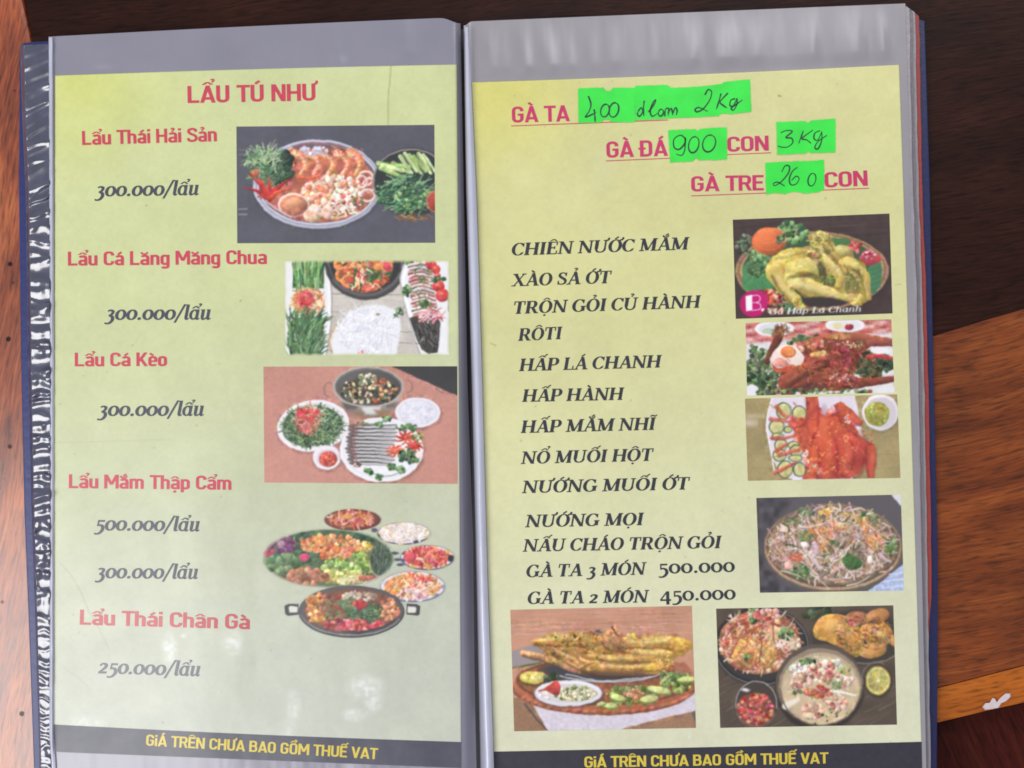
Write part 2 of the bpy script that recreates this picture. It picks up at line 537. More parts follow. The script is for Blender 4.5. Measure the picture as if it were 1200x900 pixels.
seam_m = sleeve_mat('sleeve_weld_film', (186, 188, 208), 0.5, 60, 20)
px, py = patch(lambda y: interp(SR_l, y) + 1.2, lambda y: interp(R_l, y) - .3, lambda u: 33 - 3 * u, lambda u: 0 * u + 985, 16, 330)
w = (px - interp(SR_l, py)) / (interp(R_l, py) - interp(SR_l, py))
zz = hR(px, py) + .0004 + .0022 * np.sqrt(np.clip(1 - ((w - .62) / .5) ** 2, 0, 1)) + .0003 * (vnoise(330, 16, 9, rng0) - .5)
grid_obj('sleeve_seam', P(px, py, np.maximum(zz, hR(px, py) + .0002)), seam_m, book, label='pale bulging welded seam of the right sleeve beside the spine')
px, py = patch(lambda y: interp(SL_l, y) + .2, lambda y: interp(SL_l, y) + 5.2, lambda u: 44 - .3 * u, lambda u: 0 * u + 985, 12, 420)
w = (px - interp(SL_l, py)) / 5.4
zz = hL(px, py) + .0002 + .0007 * np.sin(np.clip(w, 0, 1) * math.pi) + .0004 * (vnoise(420, 12, 5, rng0) - .5)
grid_obj('sleeve_seam', P(px, py, zz), seam_m, book, label='narrow welded seam along the left edge of the left sleeve')


# ------------------------------------------------------------------ crinkled clear film along the left edge
FS_l = [(40, 23), (52, 23.3), (140, 26), (225, 30), (450, 33.5), (600, 37), (700, 40.5), (880, 46), (985, 47)]
FS_r = [(40, 57), (450, 58.5), (860, 58), (985, 63)]
px, py = patch(lambda y: interp(FS_l, y), lambda y: interp(FS_r, y), lambda u: 53 - 1.5 * u, lambda u: 0 * u + 985, 64, 1700)
u = np.linspace(0, 1, 64)[None] + 0 * px
rr = np.random.default_rng(11)
z = np.zeros_like(px)
y = 55.0
while y < 985:                      # each pucker is a ridge across the strip, steep towards the foot of the book
    if y < 250:
        step, sl, am, up, dn = rr.uniform(9, 17), rr.uniform(-20, -8), rr.uniform(.0006, .0014), rr.uniform(3, 7), rr.uniform(2.4, 5.0) * (1.5 if y < 66 else 1)
    elif y < 735:
        step, sl, am, up, dn = rr.choice([8, 10.5, 12.5, 15, 19]), rr.uniform(-6, 4), rr.uniform(.0010, .0021), rr.uniform(2.6, 5.0), rr.uniform(4.0, 8.5)
    else:
        step, sl, am, up, dn = rr.uniform(8, 14), rr.uniform(-3, 6), rr.uniform(.0004, .0008), rr.uniform(2.4, 4), rr.uniform(2.2, 4.2)
    ph = rr.uniform(0, 6.28); bend = rr.uniform(-2.0, 2.0)
    line = y + sl * u + bend * np.sin(u * 5 + ph)
    env = 0.88 + 0.12 * np.sin(u * rr.uniform(2, 5) + ph)
    d = py - line
    env = env * (.65 + .7 * vnoise(8, px.shape[1], 18, rr)[3][None]) if 250 < y < 735 else env
    z += am * env * np.exp(-(d / np.where(d < 0, up, dn)) ** 2)
    y += step
z += .0005 * (vnoise(px.shape[0], px.shape[1], 26, rr) - .5)
z *= smooth(-.04, .12, u)
z += 0.0034 + .0022 * smooth(.0, .16, u)
film_m, nt, b = nodes_of('crinkled_clear_film')
tc = add(nt, 'ShaderNodeTexCoord'); nn = add(nt, 'ShaderNodeTexNoise'); nn.inputs['Scale'].default_value = 130
nt.links.new(tc.outputs['Object'], nn.inputs['Vector'])
mx = add(nt, 'ShaderNodeMix', data_type='RGBA'); mx.inputs[6].default_value = rgba((26, 28, 44)); mx.inputs[7].default_value = rgba((74, 76, 108))
nt.links.new(nn.outputs[0], mx.inputs[0]); nt.links.new(mx.outputs[2], b.inputs['Base Color'])
b.inputs['Roughness'].default_value = 0.32
b.inputs['Specular IOR Level'].default_value = 0.9
b.inputs['Coat Weight'].default_value = 1.0
b.inputs['Coat Roughness'].default_value = 0.12
b.inputs['Coat IOR'].default_value = 1.7
grid_obj('film_strip', P(px, py, TOPZ + z), film_m, book, label='crinkled clear film over the navy left cover edge')

# ------------------------------------------------------------------ pages
page_m = print_mat('lime_page_print')


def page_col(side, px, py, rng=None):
    """the printed ground with film haze mixed in at the left foot: lime, yellower at the top left corner, paler towards the foot"""
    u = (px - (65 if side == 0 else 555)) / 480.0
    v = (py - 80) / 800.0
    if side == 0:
        a, bb, c = np.array((202, 207, 124.)), np.array((199, 205, 153.)), np.array((184, 188, 176.))  # grey foot tone has whitish film haze mixed into the print colour
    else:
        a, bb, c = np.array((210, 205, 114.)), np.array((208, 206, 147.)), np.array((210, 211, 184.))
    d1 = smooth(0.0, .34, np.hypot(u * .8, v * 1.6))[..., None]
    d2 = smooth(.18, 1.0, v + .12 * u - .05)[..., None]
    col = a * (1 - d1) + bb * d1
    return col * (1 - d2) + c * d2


def seg_mask(px, py, pts, w, soft=1.0):
    m = np.full(px.shape, 1e9)
    for (x0, y0), (x1, y1) in zip(pts[:-1], pts[1:]):
        dx, dy = x1 - x0, y1 - y0
        t = np.clip(((px - x0) * dx + (py - y0) * dy) / (dx * dx + dy * dy), 0, 1)
        m = np.minimum(m, np.hypot(px - x0 - t * dx, py - y0 - t * dy))
    return np.clip((w - m) / soft + .5, 0, 1)


pages = []
for side in (0, 1):
    if side == 0:
        px, py = patch(lambda y: interp(L_l, y), lambda y: interp(L_r, y), lambda u: 88.5 - 13 * u - 1.2 * np.sin(u * 3.1), lambda u: 881 + 19 * u, 360, 620)
    else:
        px, py = patch(lambda y: interp(R_l, y), lambda y: interp(R_r, y), lambda u: 96.5 - 20.8 * u + 1.4 * np.sin(u * 3.1), lambda u: 915 - 10 * u, 380, 630)
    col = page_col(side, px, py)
    r = np.random.default_rng(21 + side)
    H_, W_ = px.shape
    mott = vnoise(H_, W_, 60, r) * .5 + vnoise(H_, W_, 22, r) * .3 + vnoise(H_, W_, 7, r) * .2 - .5
    col = col * (1 + .08 * mott[..., None])
    blot = smooth(.62, .9, vnoise(H_, W_, 38, r))[..., None] * .10
    col = col * (1 - blot) + np.array((226, 226, 196.)) * blot
    # specks of dirt
    for _ in range(70):
        x, y0 = r.uniform(px.min(), px.max()), r.uniform(py.min(), py.max())
        rad = r.uniform(.5, 1.3)
        m = np.clip((rad - np.hypot(px - x, py - y0)) / 1.0 + .5, 0, 1)[..., None] * r.uniform(.08, .35)
        col = col * (1 - m) + np.array((110, 104, 80.)) * m
    if side == 0:
        creases = [([(458, 77), (457, 95), (455, 112), (455, 146)], .6, (120, 124, 84), .5),
                   ([(70, 660), (82, 672), (94, 692), (104, 716), (118, 740), (128, 762)], .6, (160, 160, 140), .55),
                   ([(392, 600), (388, 640), (383, 670)], .5, (176, 178, 160), .4),
                   ([(65, 519), (130, 517), (200, 515)], .6, (176, 178, 142), .5),
                   ([(73, 780), (95, 797), (104, 806)], .6, (170, 170, 150), .5),
                   ([(250, 420), (262, 440), (268, 470), (262, 500)], .6, (188, 192, 150), .5)]
        glare_scuffs = [(199, 760, 9, 17, .9), (272, 753, 13, 15, .75), (428, 806, 20, 14, .8), (416, 838, 14, 7, .9), (345, 828, 8, 20, .5), (437, 824, 10, 12, .6),
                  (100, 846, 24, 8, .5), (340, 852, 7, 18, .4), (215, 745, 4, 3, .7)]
    else:
        creases = [([(575, 402), (581, 405)], .6, (150, 148, 110), .8), ([(700, 120), (699, 150)], .4, (190, 186, 130), .3),
                   ([(912, 112), (915, 113)], .9, (140, 130, 90), .8), ([(1049, 334), (1056, 333)], .5, (160, 150, 110), .6)]
        glare_scuffs = [(808, 862, 2, 5, .5)]
    for pts, w, c, a in creases:
        m = seg_mask(px, py, pts, w)[..., None] * a
        col = col * (1 - m) + np.array(c, float) * m
    col = col * (1 + .02 * (vnoise(H_, W_, 1.6, r) + vnoise(H_, W_, 3.1, r) - 1))[..., None]
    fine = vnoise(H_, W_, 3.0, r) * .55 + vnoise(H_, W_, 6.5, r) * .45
    for x, y0, rx, ry, a in glare_scuffs:  # left page: film glare painted into the colour as whitish patches
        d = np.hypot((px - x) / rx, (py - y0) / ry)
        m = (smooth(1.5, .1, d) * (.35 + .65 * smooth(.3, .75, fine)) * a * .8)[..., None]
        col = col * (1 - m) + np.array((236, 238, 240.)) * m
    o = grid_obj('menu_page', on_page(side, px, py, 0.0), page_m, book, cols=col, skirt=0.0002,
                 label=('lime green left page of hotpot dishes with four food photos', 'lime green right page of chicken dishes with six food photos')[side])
    pages.append(o)

# ------------------------------------------------------------------ lettering: stroke built letter shapes
WS, TS = .17, .15


def cat(pts, n=7):
    p = [np.array(q, float) for q in pts]
    p = [2 * p[0] - p[1]] + p + [2 * p[-1] - p[-2]]
    out = []
    for i in range(1, len(p) - 2):
        for j in range(n):
            t = j / n
            out.append(.5 * ((2 * p[i]) + (p[i + 1] - p[i - 1]) * t + (2 * p[i - 1] - 5 * p[i] + 4 * p[i + 1] - p[i + 2]) * t * t
                             + (3 * p[i] - p[i - 1] - 3 * p[i + 1] + p[i + 2]) * t ** 3))
    out.append(p[-2])
    return np.array(out)


def ribbon(c, w):
    """list of quads along centre line c (n,2) with widths w"""
    c = np.asarray(c, float); w = np.broadcast_to(np.asarray(w, float), (len(c),))
    d = np.gradient(c, axis=0)
    d /= np.maximum(np.hypot(d[:, 0], d[:, 1]), 1e-9)[:, None]
    nrm = np.stack([-d[:, 1], d[:, 0]], 1)
    a = c + nrm * w[:, None] / 2; b = c - nrm * w[:, None] / 2
    return ('r', a, b)


def V(x, y0, y1, w=None):
    w = WS if w is None else w
    return ('p', [(x - w / 2, y0), (x + w / 2, y0), (x + w / 2, y1), (x - w / 2, y1)])


def Hb(x0, x1, y, t=None):
    t = TS if t is None else t
    return ('p', [(x0, y - t / 2), (x1, y - t / 2), (x1, y + t / 2), (x0, y + t / 2)])


def D(x0, y0, x1, y1, w=None):
    w = (WS if w is None else w)
    return ('p', [(x0 - w / 2, y0), (x0 + w / 2, y0), (x1 + w / 2, y1), (x1 - w / 2, y1)])


def A(cx, cy, rx, ry, a0, a1, w=None, t=None, ex=2.5, n=18):
    w = WS if w is None else w; t = TS if t is None else t
    th = np.radians(np.linspace(a0, a1, n))
    c, s = np.cos(th), np.sin(th)
    x = cx + rx * np.sign(c) * np.abs(c) ** (2 / ex); y = cy + ry * np.sign(s) * np.abs(s) ** (2 / ex)
    return ribbon(np.stack([x, y], 1), t + (w - t) * np.abs(c) ** 1.5)


def SP(pts, w, n=7):
    c = cat(pts, n)
    if np.ndim(w):
        w = np.interp(np.linspace(0, 1, len(c)), np.linspace(0, 1, len(w)), w)
    return ribbon(c, w)


def din():
    up = lambda x, y=.70, r=.2: A(x, y, r, .225, 0, 180)
    dn = lambda x, y=.30, r=.2: A(x, y, r, .225, 180, 360)
    G = {}
    G['L'] = (.55, [V(.1, 0, 1), Hb(.1, .52, .075)])
    G['A'] = (.68, [D(.09, 0, .34, 1), D(.59, 0, .34, 1), Hb(.19, .49, .25)])
    G['U'] = (.64, [V(.11, .3, 1), V(.51, .3, 1), dn(.31)])
    G['T'] = (.58, [V(.29, 0, 1), Hb(.0, .58, .925)])
    G['N'] = (.67, [V(.1, 0, 1), V(.55, 0, 1), D(.12, 1, .53, 0)])
    G['H'] = (.66, [V(.1, 0, 1), V(.54, 0, 1), Hb(.1, .54, .5)])
    G['S'] = (.60, [SP([(.51, .72), (.46, .87), (.30, .925), (.13, .86), (.12, .70), (.24, .57), (.40, .48), (.50, .36), (.49, .16), (.31, .075), (.12, .13), (.08, .28)], .155)])
    G['C'] = (.61, [up(.31), V(.11, .3, .7), dn(.31), ])
    G['O'] = (.64, [up(.31), V(.11, .3, .7), V(.51, .3, .7), dn(.31)])
    G['G'] = (.64, [up(.31), V(.11, .3, .7), dn(.31), V(.51, .3, .53), Hb(.31, .595, .49, .13)])
    G['K'] = (.64, [V(.1, 0, 1), D(.16, .36, .52, 1, .19), D(.27, .52, .54, 0, .19)])
    G['M'] = (.82, [V(.1, 0, 1), V(.71, 0, 1), D(.12, 1, .405, .28), D(.69, 1, .405, .28)])
    G['D'] = (.65, [V(.1, 0, 1), Hb(.1, .32, .925), Hb(.1, .32, .075), A(.31, .7, .2, .225, 0, 90), V(.51, .3, .7), A(.31, .3, .2, .225, 270, 360)])
    G['Đ'] = (.65, G['D'][1] + [Hb(-.06, .28, .5, .12)])
    G['R'] = (.63, [V(.1, 0, 1), Hb(.1, .36, .925), Hb(.1, .38, .48), A(.35, .7025, .155, .2225, -90, 90), D(.36, .48, .53, 0)])
    G['P'] = (.61, [V(.1, 0, 1), Hb(.1, .36, .925), Hb(.1, .38, .46), A(.35, .6925, .16, .2325, -90, 90)])
    G['B'] = (.63, [V(.1, 0, 1), Hb(.1, .36, .925), Hb(.1, .38, .53), Hb(.1, .38, .075), A(.34, .7275, .14, .1975, -90, 90), A(.35, .3025, .16, .2275, -90, 90)])
    G['E'] = (.56, [V(.1, 0, 1), Hb(.1, .53, .925), Hb(.1, .48, .52), Hb(.1, .53, .075)])
    G['V'] = (.64, [D(.09, 1, .32, 0), D(.55, 1, .32, 0)])
    bowl = lambda x=.26: [A(x, .5, .16, .155, 0, 180), A(x, .22, .16, .155, 180, 360)]
    G['a'] = (.54, [V(.42, 0, .5), A(.26, .5, .16, .155, 0, 155), A(.25, .205, .155, .14, 60, 300), Hb(.25, .42, .345, .12), Hb(.25, .42, .065, .12)])
    G['u'] = (.54, [V(.1, .2, .72), V(.42, 0, .72), A(.26, .22, .16, .155, 180, 360)])
    G['n'] = (.54, [V(.1, 0, .72), V(.42, 0, .5), A(.26, .5, .16, .155, 0, 180)])
    G['h'] = (.54, [V(.1, 0, 1), V(.42, 0, .5), A(.26, .5, .16, .155, 0, 180)])
    G['m'] = (.83, [V(.1, 0, .72), V(.4, 0, .5), V(.7, 0, .5), A(.25, .5, .15, .155, 0, 180), A(.55, .5, .15, .155, 0, 180)])
    G['i'] = (.22, [V(.1, 0, .72), V(.1, .84, 1.0)])
    G['ı'] = (.22, [V(.1, 0, .72)])
    G['o'] = (.52, bowl() + [V(.1, .22, .5), V(.42, .22, .5)])
    G['e'] = (.52, [V(.1, .22, .5), A(.26, .5, .16, .155, 0, 180), A(.26, .22, .16, .155, 180, 335), V(.42, .33, .5), Hb(.1, .5, .36, .12)])
    G['p'] = (.54, bowl() + [V(.1, -.22, .72), V(.42, .22, .5)])
    G['g'] = (.54, bowl() + [V(.1, .22, .5), V(.42, -.06, .72), A(.26, -.06, .16, .145, 205, 360)])
    G[' '] = (.27, [])
    return G


def serif():
    k, t, s = .195, .09, .075
    F = lambda x, y, a=.15: Hb(x - a, x + a, y, s)
    f0, f1 = s / 2, 1 - s / 2
    G = {}
    O = lambda cx: A(cx, .5, .31, .475, 0, 360, k, .065, 2.0, 34)
    G['C'] = (.76, [A(.42, .5, .32, .475, 42, 318, k, .065, 2.0, 26), V(.68, .68, .97, .06), SP([(.66, .18), (.71, .26)], .05)])
    G['H'] = (.92, [V(.19, 0, 1, k), V(.73, 0, 1, k), Hb(.19, .73, .51, t), F(.19, f0), F(.73, f0), F(.19, f1), F(.73, f1)])
    G['I'] = (.42, [V(.21, 0, 1, k), F(.21, f0), F(.21, f1)])
    G['E'] = (.72, [V(.19, 0, 1, k), Hb(.05, .63, f1, s), Hb(.05, .65, f0, s), Hb(.19, .5, .52, t), V(.62, .72, 1, .06), V(.645, 0, .28, .06), V(.50, .4, .64, .055)])
    G['N'] = (.93, [V(.16, 0, 1, t), V(.76, 0, 1, t), D(.15, 1, .75, 0, .2), F(.15, f0, .13), F(.11, f1, .1), F(.76, f1, .14)])
    G['U'] = (.88, [V(.18, .3, 1, k), V(.70, .32, 1, t), A(.44, .32, .26, .285, 180, 360, .13, .085, 2.2, 18), F(.18, f1), F(.70, f1, .14)])
    G['O'] = (.86, [O(.43)])
    G['M'] = (1.08, [V(.17, 0, 1, t), V(.88, 0, 1, k), D(.18, 1, .50, .05, .19), D(.86, 1, .52, .05, .08), F(.17, f0, .14), F(.88, f0), F(.12, f1, .12), F(.92, f1, .13)])
    G['A'] = (.84, [D(.12, 0, .44, 1, .075), D(.71, 0, .44, 1, .19), Hb(.22, .60, .34, t), F(.12, f0, .14), F(.71, f0, .16)])
    G['X'] = (.84, [D(.15, 1, .69, 0, .19), D(.13, 0, .71, 1, .08), F(.13, f0, .13), F(.69, f0, .15), F(.16, f1, .15), F(.70, f1, .13)])
    G['S'] = (.64, [SP([(.52, .74), (.46, .89), (.31, .955), (.15, .88), (.13, .72), (.26, .58), (.43, .46), (.53, .32), (.49, .12), (.31, .045), (.13, .10), (.09, .26)],
                       (.06, .08, .08, .12, .15, .17, .17, .15, .12, .08, .08, .06)), V(.53, .68, .97, .055), V(.085, .03, .33, .055)])
    G['T'] = (.76, [V(.38, 0, 1, k), Hb(.05, .71, f1, s), V(.065, .70, 1, .06), V(.695, .70, 1, .06), F(.38, f0)])
    G['R'] = (.84, [V(.19, 0, 1, k), Hb(.05, .45, f1, s), Hb(.19, .45, .47, t), A(.43, .72, .19, .25, -90, 90, k, .065, 2.0), D(.45, .47, .70, 0, .19), F(.19, f0), F(.74, f0, .1)])
    G['P'] = (.74, [V(.19, 0, 1, k), Hb(.05, .45, f1, s), Hb(.19, .45, .43, t), A(.43, .70, .20, .27, -90, 90, k, .065, 2.0), F(.19, f0)])
    G['G'] = (.86, [A(.43, .5, .33, .475, 42, 308, k, .065, 2.0, 26), V(.68, .68, .97, .06), V(.69, .06, .44, k), F(.69, .43, .15)])
    G['L'] = (.70, [V(.19, 0, 1, k), F(.19, f1), Hb(.05, .63, f0, s), V(.625, 0, .32, .06)])
    x = .70
    G['0'] = (.66, [A(.33, x / 2, .235, x / 2 - .035, 0, 360, .175, .085, 2.0, 30)])
    G['2'] = (.60, [SP([(.10, .52), (.16, .64), (.30, .665), (.44, .58), (.42, .42), (.28, .25), (.10, .09)], (.11, .1, .11, .17, .17, .12, .09)), Hb(.07, .54, .065, .14)])
    G['3'] = (.58, [SP([(.12, .60), (.25, .665), (.42, .58), (.38, .40), (.22, .30)], (.09, .1, .16, .14, .08)),
                    SP([(.22, .30), (.42, .22), (.47, .02), (.36, -.18), (.18, -.245), (.05, -.2)], (.08, .16, .18, .15, .1, .09))])
    G['4'] = (.66, [V(.45, -.24, x, .175), D(.06, .10, .43, x, .1), Hb(.04, .63, .08, .12)])
    G['5'] = (.58, [V(.165, .30, x, .075), Hb(.14, .52, x - .05, .12), SP([(.15, .33), (.30, .37), (.45, .27), (.48, .05), (.36, -.16), (.18, -.24), (.04, -.2)], (.09, .11, .16, .18, .15, .1, .09))])
    G['.'] = (.30, [('p', [(.15 + .095 * math.cos(a), .085 + .095 * math.sin(a)) for a in np.linspace(0, 6.283, 13)[:-1]])])
    G['/'] = (.46, [D(.02, -.2, .44, 1.06, .11)])
    G['l'] = (.34, [V(.17, .12, 1.04, .16), Hb(.03, .17, 1.01, .06), SP([(.17, .14), (.20, .05), (.27, .04), (.34, .10)], (.14, .12, .08, .05))])
    G['a'] = (.64, [A(.28, x / 2, .2, x / 2 - .04, 20, 340, .15, .085, 2.0, 26), V(.47, .1, x, .15), SP([(.47, .12), (.50, .04), (.56, .04), (.63, .10)], (.13, .11, .07, .05))])
    G['u'] = (.66, [V(.15, .16, x, .16), Hb(.02, .15, x - .03, .06), SP([(.15, .18), (.18, .06), (.28, .04), (.42, .16)], (.14, .12, .09, .06)), V(.48, .1, x, .155),
                    Hb(.36, .48, x - .03, .06), SP([(.48, .12), (.51, .04), (.57, .04), (.65, .10)], (.13, .11, .07, .05))])
    G['n'] = (.66, [V(.13, 0, x, .13), A(.30, x - .22, .17, .19, 0, 170, .13, .07), V(.47, .1, x - .2, .13), SP([(.47, .12), (.50, .04), (.56, .04), (.63, .10)], (.13, .11, .07, .05))])
    G['h'] = (.66, [V(.13, 0, 1.04, .13)] + G['n'][1][1:])
    G['p'] = (.66, [V(.13, -.28, x, .13), A(.33, x / 2, .2, x / 2 - .04, 0, 360, .13, .07, 2.0, 26)])
    G[' '] = (.30, [])
    return G


DIN, SER = din(), serif()
LOW = set('aunmiıoepg')
MK = {'\u0300': 'grave', '\u0301': 'acute', '\u0302': 'circ', '\u0306': 'breve', '\u0303': 'tilde', '\u0309': 'hook', '\u031b': 'horn', '\u0323': 'dot'}


def mark(kind, cx, y, sc, w):
    if kind == 'grave':
        return [SP([(cx - .13 * sc, y + .22 * sc), (cx + .06 * sc, y + .05 * sc)], w, 2)]
    if kind == 'acute':
        return [SP([(cx + .13 * sc, y + .22 * sc), (cx - .06 * sc, y + .05 * sc)], w, 2)]
    if kind == 'circ':
        return [D(cx - .19 * sc, y + .05 * sc, cx, y + .21 * sc, w * 1.1), D(cx + .19 * sc, y + .05 * sc, cx, y + .21 * sc, w * 1.1)]
    if kind == 'breve':
        return [SP([(cx - .17 * sc, y + .2 * sc), (cx - .1 * sc, y + .08 * sc), (cx + .1 * sc, y + .08 * sc), (cx + .17 * sc, y + .2 * sc)], w * .85, 4)]
    if kind == 'tilde':
        return [SP([(cx - .19 * sc, y + .08 * sc), (cx - .08 * sc, y + .17 * sc), (cx + .07 * sc, y + .1 * sc), (cx + .19 * sc, y + .19 * sc)], w * .85, 4)]
    if kind == 'hook':
        return [SP([(cx - .08 * sc, y + .25 * sc), (cx + .03 * sc, y + .29 * sc), (cx + .1 * sc, y + .22 * sc), (cx + .02 * sc, y + .13 * sc), (cx + .01 * sc, y + .05 * sc)], w * .75, 4)]
    if kind == 'dot':
        r = w * .72
        return [('p', [(cx + r * math.cos(a), -.17 + r * math.sin(a)) for a in np.linspace(0, 6.283, 11)[:-1]])]
    return []


def layout(text, font, space=0.0, track=0.0):
    """-> list of (piece) in cap-height units, total width"""
    out, x = [], 0.0
    is_din = font is DIN
    mw = .125 if is_din else .10
    for ch in text:
        if ch in font and ch not in 'i':
            base, marks = ch, []
        else:
            dcm = unicodedata.normalize('NFD', ch)
            base, marks = dcm[0], [MK[m] for m in dcm[1:] if m in MK]
            if base == 'i' and marks and marks != ['dot']:
                base = 'ı'
        adv, pcs = font[base]
        if base == ' ':
            adv += space
        pcs = list(pcs)
        top = .72 if base in LOW else 1.0
        cx = adv / 2 + (.02 if base in 'AE' else 0) - (.03 if is_din else 0)
        order = [m for m in marks if m in ('circ', 'breve')] + [m for m in marks if m not in ('circ', 'breve')]
        stacked = any(m in ('circ', 'breve') for m in order)
        sc = 1.0
        for m in order:
            if m == 'horn':
                rx = adv - (.13 if is_din else .16)
                pcs.append(SP([(rx - .02, top - .06), (rx + .1, top - .01), (rx + .15, top + .08), (rx + .13, top + .17)], (.11, .12, .12, .09), 4))
            elif m in ('circ', 'breve', 'dot', 'tilde'):
                pcs += mark(m, cx, top, sc, mw)
            elif stacked and 'breve' in order:
                pcs += mark(m, cx + .03, top + .14, .85, mw * .9)
            elif stacked:
                pcs += mark(m, cx + .21, top + .13, .8, mw * .85)
            else:
                pcs += mark(m, cx, top, sc, mw)
        for kd, *g in pcs:
            if kd == 'p':
                out.append(('p', [(a + x, b) for a, b in g[0]]))
            else:
                out.append(('r', g[0] + np.array([x, 0]), g[1] + np.array([x, 0])))
        x += adv + track
    return out, x - track


def place(text, font, p0, p1, cap, shear=0.0, track=0.0, space=0.0):
    """pieces as lists of polygons in photo pixels; baseline p0 -> p1"""
    pcs, w = layout(text, font, space, track)
    p0 = np.array(p0, float); p1 = np.array(p1, float)
    d = p1 - p0
    ln = np.hypot(*d); e = d / ln
    nrm = np.array([e[1], -e[0]])
    sx = ln / w

    def mp(q):
        q = np.asarray(q, float)
        xx = q[:, 0] * sx + q[:, 1] * cap * shear
        return p0 + xx[:, None] * e + (q[:, 1] * cap)[:, None] * nrm
    res = []
    for pc in pcs:
        if pc[0] == 'p':
            res.append(('p', mp(pc[1])))
        else:
            res.append(('r', mp(pc[1]), mp(pc[2])))
    return res


def pieces_obj(name, side, pcs, mat, parent, lift=0.0001, label=None, step=3e-6):
    vs, fs = [], []
    for i, pc in enumerate(pcs):
        lf = lift + (i % 12) * step
        if pc[0] == 'p':
            pts = pc[1]
            # orientation: up-facing
            ar = np.sum(pts[:, 0] * np.roll(pts[:, 1], -1) - np.roll(pts[:, 0], -1) * pts[:, 1])
            if ar > 0:
                pts = pts[::-1]
            n0 = len(vs)
            vs += list(on_page(side, pts[:, 0], pts[:, 1], lf))
            fs.append(list(range(n0, n0 + len(pts))))
        else:
            a, b = pc[1], pc[2]
            n0 = len(vs); m = len(a)
            vs += list(on_page(side, a[:, 0], a[:, 1], lf)) + list(on_page(side, b[:, 0], b[:, 1], lf))
            for j in range(m - 1):
                fs.append([n0 + m + j, n0 + m + j + 1, n0 + j + 1, n0 + j])
    return mesh_obj(name, vs, fs, mat, parent, label=label)


red_l = ink_mat('rose_red_ink', (196, 66, 88))
red_h = ink_mat('hazed_rose_ink', (190, 84, 92))  # paler red: haze of the film over the heading, put into the ink
red_r = ink_mat('magenta_red_ink', (194, 48, 100))
gry_l = ink_mat('slate_ink', (68, 72, 86))
gry_p = ink_mat('hazed_slate_ink', (98, 100, 112))  # paler grey: film haze over the last price, put into the ink
blk_r = ink_mat('charcoal_ink', (48, 50, 60))
yel_m = ink_mat('yellow_ink', (208, 186, 66))


def text(name, side, s, p0, p1, cap, font, mat, shear=0.0, bold=0.0, **k):
    pcs = place(s, font, p0, p1, cap, shear, **k)
    if bold:                                             # a second impression half a pixel over thickens the stems
        pcs = [q for a, b in zip(pcs, place(s, font, (p0[0] + bold, p0[1]), (p1[0] + bold, p1[1]), cap, shear, **k)) for q in (a, b)]
    return pieces_obj(name, side, pcs, mat, pages[side])


text('heading', 0, 'LẨU TÚ NHƯ', (219.5, 120.8), (371, 117.8), 20, DIN, red_l)
for s, a, b, c in [('Lẩu Thái Hải Sản', (96, 170), (255, 165.5), 16.5), ('Lẩu Cá Lăng Măng Chua', (79.3, 311.3), (313.5, 309.3), 16.3),
                   ('Lẩu Cá Kèo', (87.3, 429.3), (196, 429), 16), ('Lẩu Mắm Thập Cẩm', (80.3, 572), (272, 574), 16.2), ('Lẩu Thái Chân Gà', (93, 732), (293.5, 737.5), 17.5)]:
    text('dish_name', 0, s, a, b, c, DIN, red_h if 'Chân' in s else red_l)
for s, a, b, m in [('300.000/lẩu', (110.5, 230.4), (232, 228.6), gry_l), ('300.000/lẩu', (122, 375), (246, 374.6), gry_l), ('300.000/lẩu', (113.5, 487.6), (238, 487.4), gry_l),
                   ('500.000/lẩu', (110, 621.6), (233, 622.8), gry_l), ('300.000/lẩu', (111, 677.6), (231, 678.6), gry_l), ('250.000/lẩu', (113.5, 789), (233.5, 792.6), gry_p)]:
    text('price', 0, s, a, b, 17.2, SER, m, shear=.2, bold=.55)

for s, a, b, c in [('GÀ TA', (599.5, 143.8), (668, 142), 18.8), ('GÀ ĐÁ', (710.3, 185), (783, 182.6), 19), ('CON', (852, 178), (902, 176.4), 17.6),
                   ('GÀ TRE', (809.5, 224.6), (896, 223), 18), ('CON', (966, 220), (1018, 217.5), 18)]:
    text('heading', 1, s, a, b, c, DIN, red_r)


def strip(name, side, a, b, w, mat, lift=.00009, n=40):
    t = np.linspace(0, 1, n)
    c = np.stack([a[0] + (b[0] - a[0]) * t, a[1] + (b[1] - a[1]) * t], 1)
    return pieces_obj(name, side, [ribbon(c, w)], mat, pages[side], lift)


for a, b in [((599, 147.6), (783, 140.6)), ((710, 188.6), (786, 185.4)), ((852, 181.2), (903.5, 179)), ((810, 229.6), (898, 226.2)), ((964, 222.8), (1018.5, 220.6))]:
    strip('underline', 1, a, b, 1.0, red_r)

